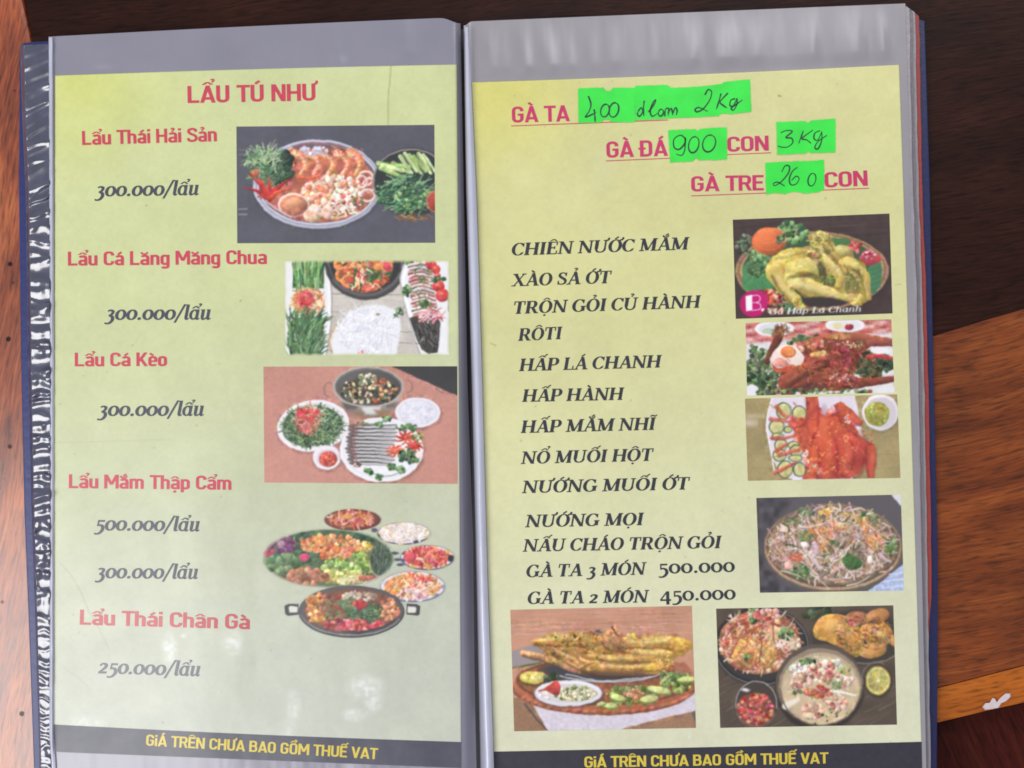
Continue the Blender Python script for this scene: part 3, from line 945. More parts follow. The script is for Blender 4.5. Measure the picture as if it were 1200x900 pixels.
for s, a, b in [('CHIÊN NƯỚC MẮM', (598.5, 299.6), (806, 292.4)), ('XÀO SẢ ỚT', (599, 335.7), (715, 331.8)), ('TRỘN GỎI CỦ HÀNH', (600, 368), (819.5, 360.6)),
                ('RÔTI', (606.5, 399.6), (657.5, 397.4)), ('HẤP LÁ CHANH', (607.5, 435), (773.5, 430.6)), ('HẤP HÀNH', (611, 471), (729.5, 468.6)),
                ('HẤP MẮM NHĨ', (609.5, 507.5), (767, 503.7)), ('NỔ MUỐI HỘT', (609.8, 543.8), (764, 540)), ('NƯỚNG MUỐI ỚT', (611, 578), (806.5, 573.6)),
                ('NƯỚNG MỌI', (614.8, 618), (753, 615.4)), ('NẤU CHÁO TRỘN GỎI', (612, 646.6), (844, 642.4)), ('GÀ TA 3 MÓN', (615.5, 676.6), (755.5, 673.4)),
                ('GÀ TA 2 MÓN', (617, 708), (758.5, 706))]:
    text('dish_name', 1, s, a, b, 14.6, SER, blk_r, shear=.2, bold=.35)
text('price', 1, '500.000', (771, 672.6), (861.5, 670.2), 16.5, SER, blk_r)
text('price', 1, '450.000', (773, 704.8), (862.5, 702.4), 16.5, SER, blk_r)

# footer bands
band_l = ink_mat('slate_band_ink', (70, 71, 86)); band_r = ink_mat('charcoal_band_ink', (48, 46, 58))
px, py = patch(lambda y: interp(L_l, y), lambda y: interp(L_r, y), lambda u: 849 + 20.5 * u + 1.5 * np.sin(u * 3.1), lambda u: 881 + 19 * u, 160, 12)
grid_obj('footer_band', on_page(0, px, py, .00005), band_l, pages[0])
px, py = patch(lambda y: interp(R_l, y), lambda y: interp(R_r, y), lambda u: 880.8 - 11.6 * u + .6 * np.sin(u * 3.1), lambda u: 915 - 10 * u, 160, 12)
grid_obj('footer_band', on_page(1, px, py, .00005), band_r, pages[1])
text('footer_text', 0, 'GiÁ TRÊN CHƯA BAO GỒM THUẾ VAT', (170.5, 873.6), (442.5, 889.8), 13, DIN, yel_m)
text('footer_text', 1, 'GiÁ TRÊN CHƯA BAO GỒM THUẾ VAT', (684.5, 899.6), (971, 894.6), 13, DIN, yel_m)

# ------------------------------------------------------------------ fluorescent price stickers with pen writing
green_m = plain_mat('fluorescent_green_paper', (46, 222, 66), 0.5, 0.13, 75)
pen_m = plain_mat('dark_green_pen', (16, 62, 44), 0.5, 0.15, 300)


def wavy(pts, amp, seed):
    """rough label edge: subdivide each edge and jitter"""
    r = random.Random(seed); out = []
    for (x0, y0), (x1, y1) in zip(pts, pts[1:] + pts[:1]):
        n = max(2, int(math.hypot(x1 - x0, y1 - y0) / 3.0))
        for i in range(n):
            t = i / n
            out.append((x0 + (x1 - x0) * t + r.uniform(-amp, amp), y0 + (y1 - y0) * t + r.uniform(-amp, amp)))
    return out


def sticker(poly, strokes, label, lift, seed, w=1.75):
    pts = np.array(wavy(poly, .28, seed))
    ar = np.sum(pts[:, 0] * np.roll(pts[:, 1], -1) - np.roll(pts[:, 0], -1) * pts[:, 1])
    if ar > 0:
        pts = pts[::-1]
    n = len(pts)
    top = list(on_page(1, pts[:, 0], pts[:, 1], lift)); bot = list(on_page(1, pts[:, 0], pts[:, 1], lift - .00009))
    fs = [list(range(n))] + [[(i + 1) % n, i, n + i, n + (i + 1) % n] for i in range(n)]
    o = mesh_obj('price_sticker', top + bot, fs, green_m, book, label=label)
    if strokes:
        pcs = []
        for s in strokes:
            c = cat(s, 8) if len(s) > 2 else np.array(s, float)
            tt = np.linspace(0, 1, len(c))
            pcs.append(ribbon(c, w * (1 + .22 * np.sin(tt * 9 + seed)) * (1 - .3 * smooth(.85, 1, tt))))
        pieces_obj('handwriting', 1, pcs, pen_m, o, lift + .00005)
    return o


def zc(o, k, *ss):
    return [[(o[0] + x / k, o[1] + y / k) for x, y in s] for s in ss]


A1 = (560, 0); A5 = (830, 0)


def ring(cx, cy, rx, ry, a0=80, n=10, tilt=.15):
    return [(cx + rx * math.cos(math.radians(a0 + i * 360 / n)) + tilt * ry * math.sin(math.radians(a0 + i * 360 / n)), cy - ry * math.sin(math.radians(a0 + i * 360 / n))) for i in range(n + 1)]


sticker([(677.6, 103.6), (707, 102.6), (710, 106.5), (715, 106.8), (718, 103), (744.5, 102.8), (744, 143), (716, 143), (714, 139.8), (708, 140.2), (704, 143.6), (678, 144)],
        zc(A1, 4, [(518, 450), (530, 488), (522, 520), (504, 548), (528, 540), (554, 528)], [(545, 512), (548, 540), (550, 572)], ring(596, 518, 20, 30), ring(638, 515, 22, 34)),
        'green sticker handwritten 400 after the first magenta heading', .00036, 1)
sticker([(744, 100.6), (782, 99.6), (786, 103), (815, 101.6), (845, 98.6), (848, 96), (858, 95), (879, 93), (880.8, 131), (858, 133.4), (846, 133), (842, 136), (815, 137.4), (784, 138.6), (745, 141)],
        zc(A1, 4, [(752, 520), (766, 505), (772, 525), (758, 545), (748, 535), (752, 520)], [(780, 472), (776, 510), (778, 545)],
           [(800, 525), (826, 490), (834, 468), (822, 480), (808, 520), (818, 545), (846, 528)], ring(858, 528, 12, 16), [(876, 545), (880, 512), (894, 510), (892, 542)],
           [(892, 530), (906, 508), (914, 540)], [(914, 530), (926, 504), (934, 518), (930, 540)],
           [(1064, 445), (1080, 420), (1096, 432), (1086, 470), (1056, 510), (1028, 524), (1018, 514), (1036, 504), (1078, 522)], [(1140, 438), (1130, 475), (1118, 512)],
           [(1172, 436), (1136, 476), (1150, 494), (1168, 506)]) +
        zc(A5, 4, [(126, 462), (106, 470), (102, 494), (118, 496), (132, 466)], [(134, 460), (134, 490), (118, 516), (108, 506), (130, 490), (160, 468)]),
        'long green sticker handwritten with 2 kg at its right end', .00032, 2)
sticker([(783.2, 152.6), (814, 151.2), (817, 153.6), (821, 150.6), (851.6, 149.2), (852.2, 187), (820, 187.6), (816, 185), (812, 189), (785.4, 190.2)],
        zc(A1, 4, [(974, 650), (950, 634), (920, 652), (920, 690), (944, 700), (970, 672), (972, 648), (970, 700), (956, 728), (930, 722)], ring(1012, 678, 24, 38), ring(1084, 672, 30, 40)),
        'green sticker handwritten 900 before the word CON', .00036, 3, 1.8)
sticker([(909.8, 143.2), (943, 141.8), (946, 144.4), (951, 141), (979, 139), (979.4, 178.2), (951, 179.4), (948, 177.6), (944, 180), (911, 181.2)],
        zc(A5, 4, [(340, 622), (366, 612), (394, 616), (364, 644), (390, 648), (396, 668), (374, 688), (346, 690), (326, 684)], [(446, 612), (436, 640), (424, 672)],
           [(490, 610), (440, 648), (462, 656), (482, 672)], [(524, 612), (500, 624), (496, 650), (514, 656), (530, 622)], [(532, 616), (532, 656), (516, 696), (500, 692), (514, 664), (556, 634)]),
        'green sticker handwritten 3 kg on the second heading line', .00036, 4, 1.6)
sticker([(896.8, 190.4), (920, 189.6), (950, 188.4), (965.8, 187.4), (966, 222), (959, 225), (944, 226.6), (932, 224), (920, 227.2), (908, 226), (898, 227.6)],
        zc(A5, 4, [(344, 806), (360, 778), (380, 780), (376, 810), (344, 850), (312, 870), (306, 860), (326, 854), (358, 872)],
           [(418, 784), (394, 804), (380, 840), (388, 866), (412, 862), (426, 838), (412, 826), (390, 846)], ring(486, 842, 18, 30)),
        'green sticker handwritten 260 on the third heading line', .00036, 5, 1.5)

# ------------------------------------------------------------------ printed food pictures
class Pic:
    """small painter: fills an array with a printed picture, in the coordinates of an enlarged view (px - org) * k"""

    def __init__(s, quad, org, k, seed, base, res=1.55):
        s.quad, s.org, s.k, s.res = quad, org, k, res
        xs = [q[0] for q in quad]; ys = [q[1] for q in quad]
        s.x0, s.y0 = min(xs) - 1, min(ys) - 1
        s.w = int((max(xs) - s.x0 + 1) * res); s.h = int((max(ys) - s.y0 + 1) * res)
        s.u = k / res
        s.X = ((s.x0 + np.arange(s.w) / res - org[0]) * k)[None, :] + np.zeros((s.h, 1))
        s.Y = ((s.y0 + np.arange(s.h) / res - org[1]) * k)[:, None] + np.zeros((1, s.w))
        s.r = np.random.default_rng(seed)
        s.img = np.zeros((s.h, s.w, 3)) + np.array(base, float)
        s.al = np.ones((s.h, s.w))

    def n(s, cell):
        return vnoise(s.h, s.w, max(cell / s.u, 1.01), s.r)

    def win(s, x0, y0, x1, y1):
        f = lambda v, o, lim: int(min(max((v - o) / s.u, 0), lim))
        ox, oy = s.X[0, 0], s.Y[0, 0]
        return slice(f(y0, oy, s.h), f(y1, oy, s.h - 1) + 2), slice(f(x0, ox, s.w), f(x1, ox, s.w - 1) + 2)

    def put(s, sl, m, col):
        m = m[..., None]
        s.img[sl] = s.img[sl] * (1 - m) + np.asarray(col, float) * m

    def tone(s, amp, cell, sl=None, m=1.0):
        f = 1 + amp * (s.n(cell) - .5) * 2
        s.img *= (f * m + (1 - np.asarray(m)))[..., None] if np.ndim(m) else f[..., None]

    def ell(s, cx, cy, rx, ry, col, rot=0.0, soft=1.3, shade=0.0, al=1.0, tex=0.0, cell=14):
        R = max(rx, ry) + 3 * s.u
        sl = s.win(cx - R, cy - R, cx + R, cy + R)
        X, Y = s.X[sl] - cx, s.Y[sl] - cy
        c, sn = math.cos(rot), math.sin(rot)
        a, b = (X * c + Y * sn) / rx, (-X * sn + Y * c) / ry
        d = np.hypot(a, b)
        m = np.clip((1 - d) * min(rx, ry) / (soft * s.u) + .5, 0, 1) * al
        colr = np.asarray(col, float) + np.zeros(X.shape + (3,))
        if shade:
            colr = colr * (1 + shade * (-.55 * X / R - .8 * Y / R - .35 * d * d + .2))[..., None]
        if tex:
            nz = vnoise(X.shape[0], X.shape[1], max(cell / s.u, 1.1), s.r) - .5
            colr = colr * (1 + tex * 2 * nz)[..., None]
        s.put(sl, m, np.clip(colr, 0, 255))

    def line(s, pts, w, col, w1=None, soft=1.1, n=5, al=1.0, shade=0.0):
        c = cat(pts, n) if len(pts) > 2 else np.array(pts, float)
        w1 = w if w1 is None else w1
        R = max(w, w1) / 2 + 2 * s.u
        sl = s.win(c[:, 0].min() - R, c[:, 1].min() - R, c[:, 0].max() + R, c[:, 1].max() + R)
        X, Y = s.X[sl], s.Y[sl]
        if X.size == 0:
            return
        best = np.full(X.shape, -1e9); sd = np.zeros(X.shape)
        N = len(c) - 1
        for i in range(N):
            (x0, y0), (x1, y1) = c[i], c[i + 1]
            dx, dy = x1 - x0, y1 - y0
            t = np.clip(((X - x0) * dx + (Y - y0) * dy) / (dx * dx + dy * dy + 1e-9), 0, 1)
            ex, ey = X - x0 - t * dx, Y - y0 - t * dy
            ww = (w + (w1 - w) * (i + t) / N) / 2
            v = ww - np.hypot(ex, ey)
            if shade:
                sd = np.where(v > best, (-ey * .8 - ex * .4) / np.maximum(ww, 1e-3), sd)
            best = np.maximum(best, v)
        m = np.clip(best / (soft * s.u) + .5, 0, 1) * al
        colr = np.asarray(col, float) + np.zeros(X.shape + (3,))
        if shade:
            colr = np.clip(colr * (1 + shade * sd)[..., None], 0, 255)
        s.put(sl, m, colr)

    def pmask(s, pts, sl, soft=1.2):
        X, Y = s.X[sl], s.Y[sl]
        ins = np.zeros(X.shape, bool); d = np.full(X.shape, 1e9)
        q = list(pts)
        for (x0, y0), (x1, y1) in zip(q, q[1:] + q[:1]):
            dx, dy = x1 - x0, y1 - y0
            t = np.clip(((X - x0) * dx + (Y - y0) * dy) / (dx * dx + dy * dy + 1e-9), 0, 1)
            d = np.minimum(d, np.hypot(X - x0 - t * dx, Y - y0 - t * dy))
            if y0 != y1:
                cond = ((y0 > Y) != (y1 > Y)) & (X < (x1 - x0) * (Y - y0) / (y1 - y0) + x0)
                ins ^= cond
        return np.clip(np.where(ins, d, -d) / (soft * s.u) + .5, 0, 1)

    def poly(s, pts, col, soft=1.2, tex=0.0, cell=14, al=1.0, curve=False, shade=0.0):
        if curve:
            pts = [tuple(v) for v in cat(list(pts) + [pts[0]], 5)[:-1]]
        xs = [p[0] for p in pts]; ys = [p[1] for p in pts]
        e = 3 * s.u
        sl = s.win(min(xs) - e, min(ys) - e, max(xs) + e, max(ys) + e)
        m = s.pmask(pts, sl, soft) * al
        colr = np.asarray(col, float) + np.zeros(m.shape + (3,))
        if tex:
            colr = colr * (1 + tex * 2 * (vnoise(m.shape[0], m.shape[1], max(cell / s.u, 1.1), s.r) - .5))[..., None]
        if shade:
            cy = (min(ys) + max(ys)) / 2; hh = (max(ys) - min(ys)) / 2 + 1e-6
            colr = colr * (1 - shade * (s.Y[sl] - cy) / hh)[..., None]
        s.put(sl, m, np.clip(colr, 0, 255))

    def spots(s, reg, n):
        cx, cy, rx, ry = reg
        a = s.r.random(n) * 6.283; q = np.sqrt(s.r.random(n))
        return np.stack([cx + rx * q * np.cos(a), cy + ry * q * np.sin(a)], 1)

    def pick(s, cols, j=16):
        c = np.array(cols[s.r.integers(len(cols))], float)
        return np.clip(c + s.r.normal(0, j, 1) + s.r.normal(0, j * .4, 3), 0, 255)

    def strands(s, reg, n, cols, L, w, ang=None, spread=3.14, curl=.5, al=1.0, shade=.25, j=14):
        for x, y in s.spots(reg, n):
            a = s.r.uniform(-3.14, 3.14) if ang is None else ang + s.r.normal(0, spread)
            l = L * s.r.uniform(.6, 1.3) / 2
            k = s.r.normal(0, curl)
            p = [(x - l * math.cos(a - k), y - l * math.sin(a - k)), (x, y), (x + l * math.cos(a + k), y + l * math.sin(a + k))]
            s.line(p, w * s.r.uniform(.7, 1.3), s.pick(cols, j), w * .5, n=3, al=al, shade=shade)

    def dots(s, reg, n, cols, r0, r1, asp=.7, shade=.35, al=1.0, j=14, soft=1.2):
        for x, y in s.spots(reg, n):
            r = s.r.uniform(r0, r1)
            s.ell(x, y, r, r * s.r.uniform(asp, 1), s.pick(cols, j), s.r.uniform(0, 3.14), soft, shade, al)

    def arc(s, cx, cy, rx, ry, a0, a1, w, col, rot=0.0, n=14, **k):
        t = np.radians(np.linspace(a0, a1, n))
        x, y = rx * np.cos(t), ry * np.sin(t)
        s.line([(cx + a * math.cos(rot) - b * math.sin(rot), cy + a * math.sin(rot) + b * math.cos(rot)) for a, b in zip(x, y)], w, col, n=2, **k)

    def soften(s, it=1):
        for _ in range(it):
            p = np.pad(s.img, ((1, 1), (1, 1), (0, 0)), 'edge')
            s.img = (p[1:-1, 1:-1] * 2 + p[:-2, 1:-1] + p[2:, 1:-1] + p[1:-1, :-2] + p[1:-1, 2:]) / 6

    def photo(s, A=1.5, tex=.2, sat=.82):
        """breaks up outlines and flat patches the way a small print of a real photo looks"""
        h, w = s.h, s.w
        nz = lambda c: vnoise(h, w, c, s.r) - .5
        gy = np.arange(h)[:, None] + A * (1.1 * nz(10) + .5 * nz(4)); gx = np.arange(w)[None] + A * (1.1 * nz(10) + .5 * nz(4))
        gy = np.clip(gy, 0, h - 1.01); gx = np.clip(gx, 0, w - 1.01)
        yi, xi = gy.astype(int), gx.astype(int); fy, fx = (gy - yi)[..., None], (gx - xi)[..., None]
        a = s.img
        a = (a[yi, xi] * (1 - fx) + a[yi, xi + 1] * fx) * (1 - fy) + (a[yi + 1, xi] * (1 - fx) + a[yi + 1, xi + 1] * fx) * fy
        L = a.mean(-1, keepdims=True)
        g = np.hypot(*np.gradient(L[..., 0]))
        for ax in (0, 1):                                    # how busy the neighbourhood is
            k = 6
            q = np.cumsum(np.pad(g, [(k + 1, k) if i == ax else (0, 0) for i in (0, 1)], 'edge'), ax)
            g = (np.take(q, range(2 * k + 1, q.shape[ax]), ax) - np.take(q, range(0, q.shape[ax] - 2 * k - 1), ax)) / (2 * k + 1)
        sa = np.clip((a.max(-1) - a.min(-1)) / 110.0, .1, 1)
        m = np.clip(sa * np.clip((g - 2.2) / 6.0, .16, 1) , .05, 1)
        f = 1 + tex * m * (1.1 * nz(8) + 1.2 * nz(4) + 1.0 * nz(2.2))
        a = L + (a - L) * sat
        hue = np.stack([nz(7), nz(7), nz(9)], -1) * 26 * m[..., None]
        s.img = np.clip(a * f[..., None] + hue, 0, 255)
        s.done = True

    def text(s, st, font, p0, p1, cap, col, shear=.2):
        for pc in place(st, font, p0, p1, cap, shear):
            if pc[0] == 'p':
                s.poly([tuple(q) for q in pc[1]], col)
            else:
                s.poly([tuple(q) for q in pc[1]] + [tuple(q) for q in pc[2][::-1]], col)

    def build(s, side, label, veil=0.0, soften=2, nu=None):
        if not getattr(s, 'done', False):
            s.photo()
        s.soften(soften)
        s.img = np.clip((s.img - 128) * 1.04 + 127, 4, 250)
        if veil:  # pale film haze blended into the picture colours
            s.img = s.img * (1 - veil * .5) + np.array((205, 205, 200.)) * veil * .5
        q = np.array(s.quad, float)
        nu = int((q[:, 0].max() - q[:, 0].min()) * s.res); nv = int((q[:, 1].max() - q[:, 1].min()) * s.res)
        u = np.linspace(0, 1, nu)[None, :, None]; v = np.linspace(0, 1, nv)[:, None, None]
        p = (q[0] * (1 - u) + q[1] * u) * (1 - v) + (q[3] * (1 - u) + q[2] * u) * v
        gx = np.clip((p[..., 0] - s.x0) * s.res, 0, s.w - 1.001); gy = np.clip((p[..., 1] - s.y0) * s.res, 0, s.h - 1.001)
        xi, yi = gx.astype(int), gy.astype(int)
        fx, fy = (gx - xi), (gy - yi)

        def samp(a):
            ex = (slice(None), slice(None)) + (None,) * (a.ndim - 2)
            FX, FY = fx[ex], fy[ex]
            return (a[yi, xi] * (1 - FX) + a[yi, xi + 1] * FX) * (1 - FY) + (a[yi + 1, xi] * (1 - FX) + a[yi + 1, xi + 1] * FX) * FY
        col = samp(s.img); al = samp(s.al)
        keep = None
        if al.min() < .999:
            pc = page_col(side, p[..., 0], p[..., 1])
            col = col * al[..., None] + pc * (1 - al[..., None])
            keep = (al[1:, 1:] > .04) | (al[:-1, :-1] > .04)
        return grid_obj('food_photo', on_page(side, p[..., 0], p[..., 1], .00006), page_m, pages[side], cols=col, keep=keep, label=label)


HERB = [(60, 96, 60), (88, 128, 74), (46, 74, 52), (120, 150, 90)]

# --- seafood hotpot
c = Pic([(277, 148.3), (509, 146.3), (510, 284.5), (278, 285)], (275, 143), 5, 1, (84, 84, 98))
c.tone(.06, 160); c.tone(.03, 20)
for y in (165, 190, 510, 542):
    c.line([(24, y), (74, y - 2)], 6, (150, 150, 160) if y > 300 else (110, 112, 118))
c.ell(490, 372, 384, 262, (58, 58, 70), soft=8, al=.6)
c.ell(485, 365, 378, 262, (188, 188, 210), shade=.12)
c.ell(486, 363, 364, 249, (150, 148, 172))
c.ell(487, 362, 356, 242, (205, 204, 222))
c.ell(487, 362, 346, 232, (104, 92, 104))
c.ell(490, 372, 334, 218, (190, 98, 78), tex=.2, cell=30)
c.arc(487, 362, 350, 237, 245, 300, 12, (150, 92, 100))
c.dots((330, 215, 50, 60), 24, [(180, 90, 60), (140, 66, 46), (214, 130, 96)], 8, 20)
for x in (395, 470, 555, 640, 715):                      # prawns fanned out
    x0 = x
    for j, (dx, w, col) in enumerate([(0, 62, (226, 112, 70)), (-4, 44, (240, 142, 96)), (-8, 20, (250, 186, 150))]):
        c.line([(x0 - 44 + dx, 188), (x0 + 6 + dx, 208), (x0 + 26 + dx, 252), (x0 - 4 + dx, 306)], w, col, w * .55, shade=.18)
    for t in range(5):
        yy = 200 + t * 22
        c.line([(x0 - 26 + t * 8, yy + 4), (x0 + 34 - abs(t - 2) * 6, yy - 6)], 4, (206, 84, 52), al=.6)
    c.line([(x0 - 40, 180), (x0 - 60, 150)], 9, (250, 200, 180), 3)
c.line([(375, 322), (430, 330), (490, 318)], 26, (228, 96, 66), 14, shade=.3)
c.dots((450, 170, 60, 18), 14, [(216, 206, 226), (196, 180, 206)], 8, 18)
c.dots((510, 165, 40, 18), 14, [(230, 222, 238), (200, 190, 214)], 10, 20)
c.strands((620, 165, 130, 20), 24, [(120, 70, 60), (200, 120, 90)], 34, 6, .3, .3)
c.dots((590, 400, 170, 85), 230, [(238, 214, 190), (246, 234, 216), (226, 170, 140), (216, 120, 96), (240, 226, 214), (206, 190, 150)], 8, 20, .5)
c.dots((470, 420, 80, 60), 60, [(226, 110, 76), (238, 150, 110), (240, 210, 186)], 8, 22)
c.dots((660, 470, 90, 50), 60, [(244, 236, 224), (222, 90, 110), (236, 206, 180), (120, 110, 70)], 7, 18)
for x, y, rx, ry in [(770, 330, 42, 40), (790, 370, 34, 42), (745, 350, 30, 34), (780, 430, 40, 34)]:
    c.arc(x, y, rx, ry, -160, 120, 14, (236, 196, 190), shade=.3)
    c.arc(x, y, rx - 12, ry - 12, -160, 120, 4, (190, 110, 100))
c.strands((560, 520, 170, 40), 60, [(236, 216, 186), (222, 180, 140), (246, 236, 220)], 40, 12, .2, .7)
c.line([(540, 556), (600, 562), (655, 548)], 20, (222, 190, 130), 12, shade=.3)
for x, y, rx, ry, col in [(345, 485, 92, 70, (206, 120, 92)), (455, 545, 50, 44, (226, 186, 150)), (540, 530, 36, 40, (232, 190, 170)), (470, 505, 34, 26, (246, 224, 214))]:
    c.ell(x, y, rx, ry, (238, 206, 188), shade=.15)
    c.ell(x + 2, y + 4, rx * .88, ry * .86, col, shade=.3, tex=.12)
    c.ell(x - rx * .2, y - ry * .25, rx * .45, ry * .35, (232, 160, 124), al=.7, soft=6)
c.ell(350, 470, 50, 26, (226, 150, 110), shade=.4)
c.line([(180, 460), (240, 505), (330, 560)], 8, (200, 190, 200))
# herbs and chillies at the left
c.dots((270, 260, 78, 90), 90, [(40, 60, 50), (52, 78, 60), (34, 50, 46), (70, 96, 74)], 12, 26)
c.strands((255, 290, 70, 100), 80, [(50, 84, 62), (80, 112, 84), (110, 140, 104)], 60, 7, -.9, .6)
for a, l in [(-2.9, 120), (-2.7, 110), (-2.2, 90), (-1.6, 110), (-1.2, 120), (-.9, 130), (-.6, 140), (-.4, 120), (2.9, 130), (-2.45, 120), (-1.9, 100), (2.6, 90), (-1.05, 150)]:
    x, y = 165, 225
    e = (x + l * math.cos(a), y + l * math.sin(a) * .95)
    c.line([(x + 20, y + 30), ((x + e[0]) / 2 + 8, (y + e[1]) / 2 - 8), e], 13, c.pick([(168, 194, 142), (196, 214, 170), (120, 156, 104)]), 4, shade=.3)
c.strands((165, 220, 110, 75), 90, [(150, 182, 130), (196, 212, 170), (104, 144, 92), (60, 92, 66)], 60, 7, -.6, .9)
c.strands((150, 290, 60, 60), 40, [(120, 160, 110), (70, 110, 76)], 70, 8, .9, .4)
for e in [(50, 385), (80, 300), (130, 320), (205, 330), (240, 380), (330, 330), (345, 385), (150, 450), (135, 440), (300, 395), (100, 320)]:
    b = (205, 450)
    c.line([b, ((b[0] + e[0]) / 2, (b[1] + e[1]) / 2 - 14), e], 30, c.pick([(214, 52, 50), (228, 78, 66), (196, 40, 44)]), 5, shade=.35)
c.ell(120, 298, 26, 22, (206, 110, 80), shade=.3)
# basket of greens at the right
c.ell(1040, 352, 226, 200, (46, 52, 56), soft=6)
c.arc(1035, 350, 224, 190, 128, 320, 9, (150, 136, 128))
c.arc(1035, 356, 216, 184, 100, 140, 8, (120, 104, 92))
for i in range(11):
    x = 880 + i * 27
    c.line([(x - 40 + i * 3, 240 + (i % 3) * 14), (x + 60, 262 + (i % 4) * 12)] if i < 5 else [(x - 46, 186 + (i % 3) * 8), (x + 24, 290 + (i % 2) * 10)],
           24, c.pick([(186, 212, 128), (160, 196, 104), (204, 222, 154)], 8), 18, shade=.25)
    c.line([(x - 50 + i * 3, 234), (x + 50, 256)] if i < 5 else [(x - 54, 184), (x + 14, 286)], 4, (96, 140, 70), al=.8)
c.line([(860, 270), (980, 320)], 30, (170, 206, 110), 20, shade=.3)
c.strands((1010, 420, 150, 105), 300, [(44, 84, 62), (70, 120, 80), (104, 160, 104), (36, 62, 56), (136, 180, 120)], 84, 8, -.35, .5, .3)
c.dots((1030, 445, 110, 70), 40, [(110, 160, 90), (60, 110, 74), (160, 190, 110)], 6, 14)
c.strands((1050, 560, 110, 14), 40, [(150, 100, 60), (100, 72, 56), (176, 130, 84)], 50, 6, .25, .2)
c.ell(1172, 465, 50, 62, (186, 110, 92)); c.ell(1172, 467, 40, 52, (170, 60, 50), shade=.3)
c.dots((640, 615, 10, 4), 3, HERB, 4, 7); c.dots((338, 620, 8, 4), 3, HERB, 4, 7)
c.build(0, 'photo of a seafood hotpot with fanned prawns, chillies and a basket of greens', .10)

# --- fish platter on pale boards
c = Pic([(333, 305.3), (526.5, 304), (527.5, 416.5), (334, 417)], (270, 225), 4, 2, (196, 188, 180))
c.tone(.05, 60); c.tone(.04, 6)
for y, x0, x1 in [(478, 470, 800), (560, 470, 830), (652, 760, 850), (705, 760, 850), (740, 440, 480)]:
    c.line([(x0, y), (x1, y + 4)], 4, (130, 118, 112), al=.8)
c.strands((640, 560, 200, 200), 60, [(176, 166, 158), (214, 206, 200)], 90, 3, .02, .04, .03, .5)
c.poly([(250, 315), (448, 315), (462, 380), (474, 450), (474, 560), (468, 660), (450, 775), (250, 775)], (226, 226, 230), curve=False)
c.line([(452, 330), (474, 450), (472, 600), (450, 768)], 5, (150, 140, 140))
c.line([(440, 330), (462, 450), (460, 600), (438, 768)], 8, (240, 240, 244), al=.8)
c.poly([(298, 315), (440, 315), (440, 452), (290, 452)], (66, 110, 62), tex=.2)
c.strands((366, 380, 70, 74), 110, [(60, 112, 58), (98, 150, 78), (42, 78, 50), (134, 176, 104), (170, 200, 140)], 110, 9, 1.5, .1, .04)
c.strands((366, 320, 70, 30), 30, [(170, 200, 140), (130, 170, 100)], 50, 8, 1.6, .15, .04)
c.ell(364, 512, 78, 66, (222, 170, 120), tex=.2)
c.strands((364, 512, 74, 62), 130, [(236, 190, 140), (226, 130, 84), (244, 216, 180), (206, 110, 70), (180, 120, 70)], 44, 5, None, 3, .7)
c.ell(352, 500, 40, 38, (226, 70, 84), shade=.15, tex=.1, soft=6)
c.dots((352, 500, 30, 28), 16, [(236, 96, 104), (216, 54, 70)], 6, 12)
c.poly([(290, 590), (430, 580), (440, 690), (420, 775), (280, 775), (266, 660)], (70, 110, 66), tex=.2)
for i in range(230):
    x = c.r.uniform(275, 435); y = c.r.uniform(578, 775)
    a = -1.57 + (x - 355) * .006 + c.r.normal(0, .28)
    L = c.r.uniform(30, 60)
    c.line([(x, y), (x + L * .5 * math.cos(a), y + L * .5 * math.sin(a)), (x + L * math.cos(a + .2), y + L * math.sin(a + .2))], 7,
           c.pick([(66, 112, 70), (96, 142, 90), (40, 76, 52), (140, 176, 124), (84, 120, 84)]), 3, n=3, shade=.3)
# pot
c.ell(634, 336, 192, 170, (66, 64, 66), soft=2); c.ell(632, 330, 180, 160, (92, 90, 94)); c.ell(632, 322, 168, 152, (50, 50, 54))
c.line([(442, 320), (458, 372), (474, 404)], 16, (60, 58, 60)); c.line([(826, 318), (812, 352), (796, 372)], 14, (60, 58, 60))
c.ell(628, 326, 138, 146, (170, 84, 56), tex=.25, cell=24)
c.dots((628, 360, 126, 96), 110, [(226, 104, 56), (206, 64, 50), (236, 150, 90), (70, 112, 60), (50, 88, 54), (236, 206, 160), (240, 80, 80)], 7, 22, .5)
c.strands((628, 380, 110, 76), 70, [(240, 220, 180), (60, 104, 60), (226, 120, 70), (190, 50, 50)], 40, 7, None, 3, .6)
for x, y, r in [(540, 390, 40), (560, 420, 34), (610, 335, 26), (735, 350, 22), (520, 340, 30)]:
    c.arc(x, y, r, r * .8, 100, 290, 16, (236, 130, 70), shade=.3)
c.ell(735, 348, 18, 22, (226, 70, 90), shade=.3)
# rice noodles in a basket
c.ell(612, 700, 152, 128, (190, 160, 120)); c.ell(614, 702, 144, 120, (224, 216, 206))
c.poly([(510, 620), (560, 560), (640, 530), (720, 530), (790, 560), (800, 640), (775, 770), (480, 770), (480, 690)], (226, 226, 236), curve=False, soft=4)
c.strands((640, 650, 140, 110), 240, [(240, 240, 248), (214, 214, 228), (198, 198, 216), (246, 246, 250)], 60, 6, None, 3, .8, .7, .2, 6)
c.strands((790, 560, 20, 26), 12, HERB, 30, 6); c.dots((612, 752, 12, 8), 4, [(220, 110, 100)], 4, 7)
c.ell(690, 572, 10, 5, (120, 130, 90))
